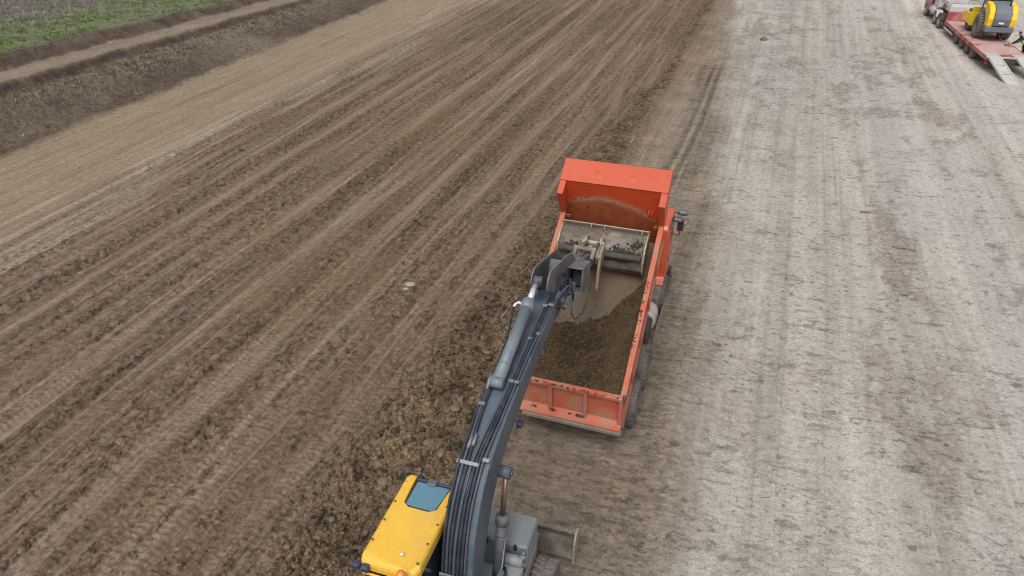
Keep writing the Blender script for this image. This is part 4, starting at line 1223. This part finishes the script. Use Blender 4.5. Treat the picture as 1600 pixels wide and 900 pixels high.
g=G(); g.tube([a0+d_*.10+Vector((-.09,0,.03)),a0+d_*.02+Vector((-.13,0,.03)),a0-d_*.14+Vector((-.12,0,-.02))],.024,9); link('elbow',g,M['clamp'],AC)

# arm: its tail plates stand up from the boom nose, the beam points away and down into the body
hinge=B2E@Vector((-.22,3.36,1.06)); pv=Vector((0,PIV[0],PIV[1]))
ax=(hinge-pv); AL=ax.length; ay=ax.normalized(); axx=Vector((1,0,0)); axx=(axx-ay*axx.dot(ay)).normalized(); az=axx.cross(ay)
AM=Matrix(((axx.x,ay.x,az.x,pv.x),(axx.y,ay.y,az.y,pv.y),(axx.z,ay.z,az.z,pv.z),(0,0,0,1)))
tail=AM.inverted()@a1
g=G()
for s in (-1,1):
    xa,xb=sorted((s*.135,s*.165))
    g.prism([(tail.y-.14,tail.z-.10),(tail.y-.12,tail.z+.10),(tail.y+.02,tail.z+.22),(.30,.74),(.78,.72),(1.25,.40),(1.2,.05),(.30,-.18),(-.14,-.14),(-.22,.20)],xa,xb,AM)
g.prism([(.30,.60),(.36,.66),(1.0,.36),(AL-.25,.17),(AL-.05,.12),(AL-.05,-.12),(AL-.25,-.15),(.9,-.22),(.25,-.2),(.05,-.12)],-.135,.135,AM)
g.tube([AM@Vector((-.2,0,0)),AM@Vector((.2,0,0))],.11,16)
ARM=link('arm',g,M['arm'],exc,.012)
for s in (-1,1):                                              # bare worn rims of the tail plates
    L_=[(tail.y-.14,tail.z-.10),(tail.y-.12,tail.z+.10),(tail.y+.02,tail.z+.22),(.30,.74),(.78,.72),(1.25,.40)]
    g=G(); g.tube([AM@Vector((s*.15,y,z)) for y,z in L_],.011,6); link('plate_rim',g,M['clamp'],ARM)
    for y,z,r in ((.12,.18,.05),(.45,.45,.035),(.75,.30,.04)):
        g=G(); g.tube([AM@Vector((s*.163,y,z)),AM@Vector((s*.185,y,z))],r,12); link('pin_cap',g,M['mud_and_shade'],ARM)
# side bracket beside the tail with loose hoses
g=G()
g.box(.165,.47,.55,1.15,.46,.50,.008,AM); g.box(.44,.47,.55,1.15,.02,.46,.008,AM); g.box(.165,.44,1.10,1.15,.02,.46,0,AM)
g.prism([(.50,-.02),(.50,.01),(1.15,.03),(1.15,.0)],.165,.47,AM)
HB=link('hose_bracket',g,M['arm'],ARM,.006)
g=G(); g.box(.17,.34,.56,.585,-.08,.20,.004,AM); link('valve_plate',g,M['boom'],HB)
g=G(); g.box(.20,.42,.80,1.05,.04,.40,.03,AM); link('valve_block',g,M['mud_and_shade'],HB)
def loop(pts,r=.017,mt='hose',nm='hose'):
    P=cspline([tuple(p) for p in pts],6); g=G(); g.tube([AM@Vector(p) for p in P],r,8); link(nm,g,M[mt],ARM)
loop([(.10,-.55,.10),(.13,-.22,.34),(.18,.10,.50),(.22,.25,.36),(.22,.10,.12)],.020)
loop([(.15,-.55,.08),(.20,-.20,.30),(.26,.05,.42),(.30,.20,.25),(.28,.10,.0)],.020)
loop([(.22,-.50,.06),(.27,-.18,.22),(.34,.02,.30),(.38,.15,.12),(.36,.02,-.06)],.018,'pipe')
loop([(.20,-.45,.02),(.30,-.30,.0),(.34,-.12,-.10),(.30,.02,-.16)],.018)
loop([(.30,.10,.30),(.36,.0,.44),(.42,.05,.20),(.40,.25,-.05)],.017)
loop([(.38,.25,.08),(.43,.05,-.18),(.50,.10,-.34),(.57,.40,-.30),(.58,.75,-.02),(.52,1.1,.12)],.012)
loop([(.15,-.60,.06),(.12,-.35,.16),(.14,-.10,.30)],.026,'clamp','pipe_joint')
loop([(.21,-.58,.05),(.20,-.36,.12),(.22,-.15,.22)],.026,'clamp','pipe_joint')
loop([(-.06,.45,.64),(.05,.62,.60),(.10,.70,.45),(.12,.95,.30)],.017)
# tipping links between arm and bucket
g=G()
for x in (-.20,.20):
    g.tube([AM@Vector((x,AL-.75,.12)),AM@Vector((x,AL-.55,.30))],.05,10)
    g.tube([AM@Vector((x*.7,AL-.55,.30)),B2E@Vector((-.22+x*.7,3.72,1.02))],.05,10)
g.tube([AM@Vector((-.25,AL-.55,.30)),AM@Vector((.25,AL-.55,.30))],.06,12)
link('tipping_link',g,M['bucket'],exc,.006)
g=G(); b0=AM@Vector((0,.75,.22)); b1=AM@Vector((0,AL-.55,.24)); d2=(b1-b0).normalized()
g.tube([b0,b0+d2*1.0],.07,16); bcy=link('bucket_cylinder',g,M['arm'],exc)
g=G(); g.tube([b0+d2*1.0,b1],.04,12); link('rod',g,M['arm'],bcy)
# wide grading bucket, its back to the camera
BX0,BX1=-1.10,.93
g=G(); g.strip([(4.36,.50),(4.34,.66),(4.22,.76),(3.98,.80),(3.76,.76),(3.58,.63),(3.48,.44),(3.50,.24),(3.60,.10)],BX0,BX1,.03,B2E)
BK=link('bucket',g,M['bucket'],exc,.004)
for x in (BX0,BX1):
    g=G(); g.prism([(4.37,.47),(4.36,.70),(4.22,.80),(3.98,.84),(3.74,.80),(3.55,.66),(3.445,.44),(3.46,.22),(3.60,.06),(3.75,.10)],x-.018,x+.018,B2E); link('bucket_side',g,M['bucket_edge'],BK,.004)
g=G(); g.box(BX0-.02,BX1+.02,4.34,4.37,.60,.79,.006,B2E); link('cutting_edge',g,M['bucket_edge'],BK)
for x in (-.42,-.10,.78):
    g=G(); g.box(x-.010,x+.010,4.24,4.375,.74,.80,.003,B2E); link('edge_gusset',g,M['bucket_edge'],BK)
g=G(); g.tube([B2E@Vector((BX0+.05,3.60,.80)),B2E@Vector((BX1-.05,3.60,.80))],.075,14); link('torsion_tube',g,M['chassis'],BK)
g=G()
for x in (-.40,-.04):
    g.prism([(3.98,.80),(3.96,.94),(3.80,1.10),(3.66,1.12),(3.48,1.16),(3.28,1.13),(3.24,.95),(3.40,.60),(3.60,.64)],x-.03,x+.03,B2E)
g.box(-.44,.0,3.46,3.68,.94,1.0,.01,B2E)
g.tube([B2E@Vector((-.48,3.36,1.06)),B2E@Vector((.04,3.36,1.06))],.07,14); g.tube([B2E@Vector((-.48,3.72,1.02)),B2E@Vector((.04,3.72,1.02))],.06,14)
link('bucket_ear',g,M['bucket_edge'],BK,.008)
g=G(); g.prism([(3.62,.80),(3.66,1.08),(3.44,1.18),(3.14,.98),(2.80,.58),(2.78,.46),(2.90,.48),(3.2,.80)],.0,.06,B2E); link('coupler_plate',g,M['bucket_edge'],BK,.008)
# thin dark plates painting the shade of pockets either side of the ears
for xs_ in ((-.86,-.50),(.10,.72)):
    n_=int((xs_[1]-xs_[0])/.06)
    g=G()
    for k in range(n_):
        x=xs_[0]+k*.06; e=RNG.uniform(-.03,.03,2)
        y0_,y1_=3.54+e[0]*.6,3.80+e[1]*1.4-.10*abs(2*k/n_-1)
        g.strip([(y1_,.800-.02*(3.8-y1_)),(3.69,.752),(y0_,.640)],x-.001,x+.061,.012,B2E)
    link('pocket_shade',g,M['mud_and_shade'],BK)
# caked mud patches on the bucket's back, black to deepen the pockets' painted shade
pts=[];sz=[]
for cx,cy,cz,nx_,ny_,k in ((-.70,3.72,.765,.13,.06,50),(.45,3.72,.765,.20,.07,80),(.75,3.95,.80,.10,.05,25)):
    for _ in range(k):
        pts.append(B2E@Vector((cx+RNG.normal(0,nx_),cy+RNG.normal(0,ny_),cz+RNG.normal(0,.02)))); sz.append(RNG.uniform(.015,.045))
tag(crumbs(pts,'caked_mud',sz,BK),kind='stuff')

# ---------------------------------------------------------------- low-loader trailer with its ramps down, in the far corner
LX,LY,LYAW = 30.0,45.34,RAD(17.8)
trl = tag(empty('lowloader_trailer',(LX,LY,0),LYAW),'red low-loader trailer with its ramps let down, carrying the yellow road roller','trailer')
g = G(); g.box(.16,2.34,.05,12.9,.60,.84,.02)
for x in (0.02,2.48): g.box(x-.02+.0,x+.04,.02,12.9,.66,.90,.008)
TF = link('trailer_frame',g,M['trailer_red'],trl)
g = G(); g.box(.06,2.44,1.0,12.9,.845,.895,.01); link('deck',g,M['trailer_deck'],trl)
g = G()
for x0 in (.08,1.62): g.box(x0,x0+.80,.02,.98,.85,.905,.01)
link('tread_plate',g,M['ramp_plate'],trl)
g = G(); g.box(.02,2.5,-.06,.04,.82,.915,.01); link('rear_beam',g,M['galv'],trl)
g = G(); g.box(.9,1.6,-.03,.0,.45,.80); g.box(.05,2.45,.0,.06,.42,.62,.01); link('rear_bumper',g,M['chassis'],trl)
for k,x in enumerate((.06,2.40)):
    g = G(); g.box(x-.04,x+.08,-.05,.0,.46,.60); link('tail_lamp',g,M['red_lamp'],trl)
for k,(x0,x1) in enumerate(((.10,.30),(1.66,1.86))):
    g = G()
    th_ = math.atan2(.86,3.10)
    sh = Matrix(((1,-.15,0,0),(0,1,0,0),(0,0,1,0),(0,0,0,1)))
    T = Matrix.Translation(Vector((x0,-.05,.88))) @ Matrix.Rotation(th_,4,'X') @ sh
    g.box(.06,.69,-3.2,0,-.03,.0,.004,T)
    rp = link('loading_ramp',g,M['ramp_plate'],trl)
    g = G()
    for a,b in ((0,.07),(.68,.75)): g.box(a,b,-3.22,.02,-.09,.05,.008,T)
    g.box(0,.75,-3.24,-3.16,-.05,.012,.006,T)
    link('ramp_rail',g,M['galv'],rp)
    g = G()
    for q in (-1.0,-2.1): g.box(.07,.68,q-.015,q+.015,.0,.012,0,T)
    link('ramp_seam',g,M['frame_grey'],rp)
for y in (3.7,5.35,7.0,8.65):
    for s,x in ((-1,.20),(1,2.30)):
        wheel(trl,(x,y,.43),.43,.30,s,lugs=0)
    g = G(); g.tube([(.3,y,.43),(2.2,y,.43)],.07,10); link('axle',g,M['chassis'],trl)
    for x0,x1 in ((-.02,.40),(2.10,2.52)):
        g = G(); P = [(y+.56*cos(t),.43+.52*sin(t)) for t in np.linspace(.35,pi-.35,9)]
        g.strip(P,x0,x1,.025); link('mudguard',g,M['trailer_red'],trl)
g = G(); g.box(-.05,.0,9.5,12.6,.40,.52,.02); link('side_guard',g,M['galv'],trl)
for y in (9.9,10.8,11.7):
    g = G(); g.box(.0,.1,y-.06,y+.06,.45,.62); link('guard_bracket',g,M['chassis'],trl)
# gooseneck over the tractor's back axles
g = G(); g.prism([(12.6,.66),(12.6,.9),(12.92,.9),(12.92,1.52),(17.0,1.62),(17.0,1.30),(13.5,1.18),(13.3,.66)],.45,2.05); g.box(.05,2.45,12.75,12.95,.60,1.50,.02)
link('gooseneck',g,M['trailer_red'],trl,.01)
g = G(); g.box(.12,2.38,12.98,14.2,1.5,1.95,.04); link('equipment_box',g,M['fender'],trl)
g = G(); g.prism([(13.0,1.95),(13.0,2.05),(16.8,2.05),(16.8,1.66)],.2,.26); link('neck_board',g,M['fender'],trl)

# tractor unit
trc = tag(empty('tractor_unit',(LX,LY,0),LYAW),'dark red tractor unit coupled to the low-loader, pale fenders behind its cab','truck')
g = G()
for x in (.75,1.75): g.box(x-.06,x+.06,13.6,22.0,.75,1.02,.01)
for y in (14.85,16.55,20.75): g.tube([(.25,y,.52),(2.25,y,.52)],.1,10)
link('chassis',g,M['chassis'],trc)
for y in (14.85,16.55):
    for s,x in ((-1,.12),(1,2.38)):
        wheel(trc,(x,y,.52),.52,.34,s,rim_mat='tank')
    for x0,x1 in ((-.06,.42),(2.08,2.56)):
        g = G(); P = [(y+.66*cos(t),.52+.62*sin(t)) for t in np.linspace(.25,pi-.25,11)]
        g.strip(P,x0,x1,.03); link('mudguard',g,M['chassis'] if y < 15 else M['fender'],trc)
for s,x in ((-1,.15),(1,2.35)): wheel(trc,(x,20.75,.52),.52,.34,s,rim_mat='tank')
g = G(); g.tube([(.30,17.6,.85),(.30,17.65,.85),(.30,19.3,.85),(.30,19.35,.85)],[.28,.33,.33,.28],18); link('fuel_tank',g,M['fender'],trc)
g = G(); g.box(.15,2.35,17.3,18.9,1.1,2.2,.12); link('rear_locker',g,M['fender'],trc)
g = G(); g.prism([(19.2,.85),(19.2,3.5),(19.5,3.75),(21.2,3.75),(21.75,2.3),(21.85,.5),(21.4,.5),(21.35,.95),(20.2,.95),(20.1,.6),(19.5,.6)],.02,2.48)
TCAB = link('cab',g,M['truck_red'],trc,.06)
g = G(); g.prism([(21.22,3.5),(21.24,3.5),(21.76,2.35),(21.74,2.35)],.15,2.35,Matrix.Translation((0,.03,0))); link('windscreen',g,M['glass_dark'],TCAB)
for xa,xb in ((.005,.018),(2.482,2.495)):
    g = G(); g.prism([(20.2,2.2),(20.2,3.1),(21.2,3.1),(21.5,2.2)],xa,xb); link('side_window',g,M['glass_dark'],TCAB)
    g = G(); g.box(xa-.006,xb+.006,20.25,20.45,1.75,1.80); link('door_handle',g,M['chassis'],TCAB)
for x in (-.18,2.68):
    g = G(); g.box(x-.1,x+.1,21.3,21.4,2.3,3.0,.03); link('mirror',g,M['dark_plastic'],TCAB)

# road roller standing on the trailer, engine end towards the ramps
RZ = .895
rl = tag(empty('road_roller',(LX,LY,0),LYAW),'yellow and grey road roller standing on the red trailer deck','road roller')
def RO(dx=0,dy=0,dz=0): return Matrix.Translation(Vector((1.58+dx,6.45+dy,RZ+dz)))
T0 = RO()
for s in (-1,1):
    w_ = wheel(rl,tuple(T0@Vector((s*.80,0,.78))),.78,.56,s,lugs=22,lug_h=.05,chevron=True,rim_mat='frame_grey')
g = G(); g.box(-.55,.55,-1.3,1.2,.55,.95,.04,T0); g.box(-.86,.86,-1.62,-.70,.62,1.02,.06,T0); link('rear_frame',g,M['roller_grey'],rl)
hood = G(); vs=[]
prof=[(-1.66,1.05),(-1.74,1.50),(-1.62,1.95),(-1.15,2.28),(-.55,2.40),(-.05,2.44),(-.05,1.05)]
hood.prism(prof,-.50,.50,T0); HD = link('engine_hood',hood,M['roller_grey'],rl,.05)
for s in (-1,1):
    g = G(); prof2=[(-1.56,1.0),(-1.63,1.48),(-1.48,1.95),(-1.05,2.26),(-.5,2.38),(-.05,2.40),(-.02,1.95),(-.45,1.72),(-.85,1.35),(-.95,1.0)]
    g.prism(prof2,*sorted((s*.50,s*.84)),T0); link('hood_flank',g,M['roller_yellow'],HD,.06)
g = G(); g.box(-.20,.12,-1.765,-1.74,1.20,1.31,.004,T0); link('number_plate',g,M['white'],HD)
g = G(); g.tube([T0@Vector((.34,-1.1,2.2)),T0@Vector((.34,-1.1,2.5)),T0@Vector((.36,-1.02,2.78))],[.05,.05,.045],10); link('exhaust_pipe',g,M['dark_plastic'],HD)
g = G(); g.box(-.85,.85,-.05,1.35,.95,1.35,.05,T0); g.box(-.72,.72,0.02,1.25,1.35,1.75,.05,T0)
for x in (-.68,.68):
    for y in (.05,1.2): g.box(x-.04,x+.04,y-.04,y+.04,1.7,3.0,.01,T0)
RC = link('cab',g,M['roller_grey'],rl)
g = G(); g.box(-.64,.64,.02,.04,2.1,2.95,0,T0); g.box(-.64,.64,1.21,1.23,2.1,2.95,0,T0)
for x in (-.70,.69): g.box(x,x+.012,.1,1.15,2.1,2.95,0,T0)
link('cab_glass',g,M['glass_green'],RC)
g = G(); g.box(-.82,.82,-.15,1.4,3.0,3.12,.05,T0); link('cab_roof',g,M['roller_yellow'],RC)
g = G(); g.box(-.35,.35,1.2,1.9,.55,1.0,.05,T0); g.box(-.28,.28,1.5,2.0,1.0,1.25,.04,T0)
for k in range(5): g.tube([T0@Vector((-.3+.13*k,1.1,1.05)),T0@Vector((-.26+.13*k,1.45,1.35+.06*(k%2))),T0@Vector((-.28+.13*k,1.9,1.05))],.03,8)
link('steering_joint',g,M['bucket'],rl)
g = G(); g.box(-1.05,1.05,1.85,2.10,.45,1.42,.05,T0); g.box(-1.05,1.05,3.80,4.05,.45,.95,.05,T0)
for s in (-1,1): g.box(*sorted((s*.92,s*1.06)),1.9,4.0,.55,1.25,.03,T0)
g.prism([(1.86,1.40),(1.80,1.72),(2.05,1.72),(2.10,1.40)],-1.0,-.35,T0)
link('drum_frame',g,M['roller_yellow'],rl)
g = G(); g.lathe([(.70,-.90),(.75,-.88),(.75,.88),(.70,.90)],T0@Vector((0,2.95,.75)),(1,0,0),36); link('drum',g,M['bucket'],rl)

# person in a hi-vis vest beside the trailer, leaning over the deck with a lashing chain
def skin_body(name, pts, edges, rad, mat, parent, sub=2, root=0):
    me = bpy.data.meshes.new(name); me.from_pydata(pts,edges,[])
    o = bpy.data.objects.new(name,me); COL.objects.link(o); o.parent = parent
    o.modifiers.new('skin','SKIN')
    for i,r in enumerate(rad):
        me.skin_vertices[0].data[i].radius = (r,r) if not isinstance(r,tuple) else r
    me.skin_vertices[0].data[root].use_root = True
    sm = o.modifiers.new('sub','SUBSURF'); sm.levels = sub; sm.render_levels = sub
    me.materials.append(mat)
    for m_ in o.modifiers: 
        if m_.type == 'SKIN': m_.use_smooth_shade = True
    return o
PX_,PY_ = 3.22,4.10
per = tag(empty('person',(LX,LY,0),LYAW),'person in a hi-vis vest bending over the trailer deck beside the roller','person')
def PP(x,y,z): return (PX_+x,PY_+y,z)
# x towards +right; the person faces -x (towards the deck)
pts = [PP(0,0,.95),PP(-.10,0,1.12),PP(-.24,0,1.30),PP(-.36,0,1.44),PP(-.44,0,1.52),PP(-.50,0,1.60),
       PP(.02,.10,.90),PP(-.02,.12,.50),PP(.06,.12,.08),PP(-.12,.13,.05),
       PP(.02,-.10,.90),PP(.06,-.12,.50),PP(.14,-.12,.08),PP(-.04,-.13,.05),
       PP(-.36,.19,1.40),PP(-.52,.22,1.18),PP(-.74,.16,1.06),PP(-.82,.14,1.03),
       PP(-.36,-.19,1.40),PP(-.54,-.23,1.20),PP(-.76,-.17,1.08),PP(-.84,-.15,1.05)]
edges = [(0,1),(1,2),(2,3),(3,4),(4,5),(0,6),(6,7),(7,8),(8,9),(0,10),(10,11),(11,12),(12,13),(3,14),(14,15),(15,16),(16,17),(3,18),(18,19),(19,20),(20,21)]
rad = [.15,.145,.155,.14,.065,.075,.095,.065,.045,.045,.095,.065,.045,.045,.075,.055,.042,.035,.075,.055,.042,.035]
BD = skin_body('body',pts,edges,rad,M['jacket'],per)
# head with a face, hands, hair, vest
g = G(); hc = Vector(PP(-.56,0,1.68)); HM = Matrix.Translation(hc) @ Matrix.Rotation(RAD(-28),4,'Y')
g.lathe([(0,-.115),(.045,-.11),(.072,-.07),(.080,-.01),(.082,.04),(.070,.085),(.035,.112),(0,.118)],hc,(HM.to_3x3()@Vector((0,0,1))),18)
g.add([HM@Vector(p) for p in ((-.078,-.012,.015),(-.078,.012,.015),(-.105,0,-.03),(-.075,-.018,-.035),(-.075,.018,-.035))],[(0,1,2),(0,2,3),(1,4,2),(2,4,3)])
for s in (-1,1): g.box(-.01,.02,s*.082-.008,s*.082+.008,-.03,.03,.004,HM)
HE = link('head',g,M['skin'],per)
g = G()
for s in (-1,1): g.box(-.079,-.070,s*.03-.012,s*.03+.012,.012,.024,.003,HM)
g.box(-.076,-.068,-.025,.025,-.062,-.054,.002,HM)
link('face_detail',g,M['hair'],HE)
g = G(); g.lathe([(.084,-.02),(.092,.03),(.082,.085),(.045,.122),(0,.130)],HM@Vector((.012,0,.008)),HM.to_3x3()@Vector((.25,0,1)),18); link('hair',g,M['hair'],per)
for s,w in ((1,Vector(PP(-.82,.14,1.03))),(-1,Vector(PP(-.84,-.15,1.05)))):
    g = G(); g.box(w.x-.09,w.x+.0,w.y-.042,w.y+.042,w.z-.03,w.z+.008,.012)
    for k in range(4):
        y = w.y-.032+.021*k; l = (.07,.082,.078,.06)[k]
        g.tube([(w.x-.085,y,w.z-.008),(w.x-.085-l*.6,y,w.z-.018),(w.x-.085-l*.75,y,w.z-.05)],[.010,.009,.007],7)
    g.tube([(w.x-.03,w.y+s*-.04,w.z-.01),(w.x-.06,w.y-s*.065,w.z-.025),(w.x-.095,w.y-s*.06,w.z-.045)],[.011,.010,.008],7)
    link('hand',g,M['skin'],per)
vp = [PP(-.04,0,1.04),PP(-.13,0,1.16),PP(-.25,0,1.31),PP(-.345,0,1.42)]
skin_body('vest',vp,[(0,1),(1,2),(2,3)],[(.175,.20),(.172,.20),(.178,.215),(.150,.19)],M['vest'],per)
skin_body('trousers',[pts[i] for i in (0,6,7,8,10,11,12)],[(0,1),(1,2),(2,3),(0,4),(4,5),(5,6)],[.162,.108,.078,.062,.108,.078,.062],M['trousers'],per)
g = G()
ch = [Vector(PP(-.92,.0,1.0)),Vector(PP(-1.0,.02,.96)),Vector(PP(-1.12,.2,.93)),Vector(PP(-1.35,.55,1.05)),Vector(PP(-1.55,.85,1.45))]
g.tube(ch,.018,7)
g.tube([Vector(PP(-.84,.14,1.0)),Vector(PP(-1.15,.0,.95)),Vector(PP(-1.30,-.1,.92)),Vector(PP(-1.15,-.2,.92)),Vector(PP(-.95,-.12,.95))],.02,7)
tag(link('lashing_chain',g,M['chassis']),'dark lashing chain on the trailer deck held by the person in the vest','chain')
ob = bpy.data.objects['lashing_chain']; ob.location = (LX,LY,0); ob.rotation_euler = (0,0,-LYAW)

# ---------------------------------------------------------------- stones, sticks and puddles lying about
def stone(x,y,r,label,mat='stone',name='stone',sq=.55,cat='stone',yaw=0,el=1.3,seed=0):
    rg = np.random.default_rng(seed+int(abs(x*100)))
    V = ICO_V*(1+.30*(rg.random((len(ICO_V),1))-.5)); V = V*np.array([el,1/el**.5,sq])*r
    c,s = cos(yaw),sin(yaw); V = np.stack([V[:,0]*c-V[:,1]*s,V[:,0]*s+V[:,1]*c,V[:,2]],1)
    g = G(); g.add(V.tolist(),ICO_F.tolist())
    o = link(name,g,M[mat],None,.0)
    o.location = (x,y,ground_z(x,y)+r*sq*.45)
    return tag(o,label,cat)
def at(px,py): return unproj(px,py,0)
x,y = at(641,447); stone(x,y,.12,'pale grey stone lying alone left of the excavator arm, larger of a touching pair',sq=.6)
x,y = at(635,453); stone(x,y,.075,'small pale stone touching the larger grey stone left of the arm',sq=.6)
x,y = at(1193,63); stone(x,y,.22,'dark lump of earth alone on the pale road near the top',mat='clod',name='earth_lump',cat='lump',sq=.8)
x,y = at(1352,332); stone(x,y,.13,'flat grey crust lying on the pale road right of the orange truck',mat='clod',name='earth_crust',cat='crust',sq=.16,el=1.7)
def stick(p0,p1,r,label,mat='stick'):
    (x0,y0),(x1,y1) = at(*p0),at(*p1)
    z0,z1 = ground_z(x0,y0),ground_z(x1,y1)
    m = ((x0+x1)/2,(y0+y1)/2,(z0+z1)/2+.03)
    g = G(); g.tube([(x0-m[0],y0-m[1],z0+.03-m[2]),(.01,-.015,.02),(x1-m[0],y1-m[1],z1+.04-m[2])],[r,r*.9,r*.6],7)
    o = link('stick',g,M[mat]); o.location = m
    tag(o,label,'stick')
stick((783,502),(806,472),.018,'thin brown stick lying on the soil left of the arm cylinder')
stick((986,223),(994,213),.03,'short pale stick lying on the soil beyond the truck canopy','stone')
# big clay lumps turned up beside the excavator
spots = [(712,650,.13),(690,718,.11),(656,742,.07),(738,612,.09),(560,690,.07),(626,655,.10),(600,765,.12),(668,700,.10),(520,820,.07),(545,745,.10),(720,632,.10),(640,690,.08),(700,588,.10),(575,712,.09),(760,560,.09),(788,640,.06),(812,660,.07),(835,690,.05)]
for k,(px,py,r) in enumerate(spots):
    x,y = at(px,py)
    o = stone(x,y,r*.9,'',mat='clod',name='clay_lump',cat='clay lump',sq=.62,yaw=RNG.uniform(0,3),el=RNG.uniform(1.0,1.5),seed=k*7)
    o['label'] = 'brown clay lump turned up in the churned soil around the excavator'; o['group'] = 'clay lumps by the excavator'
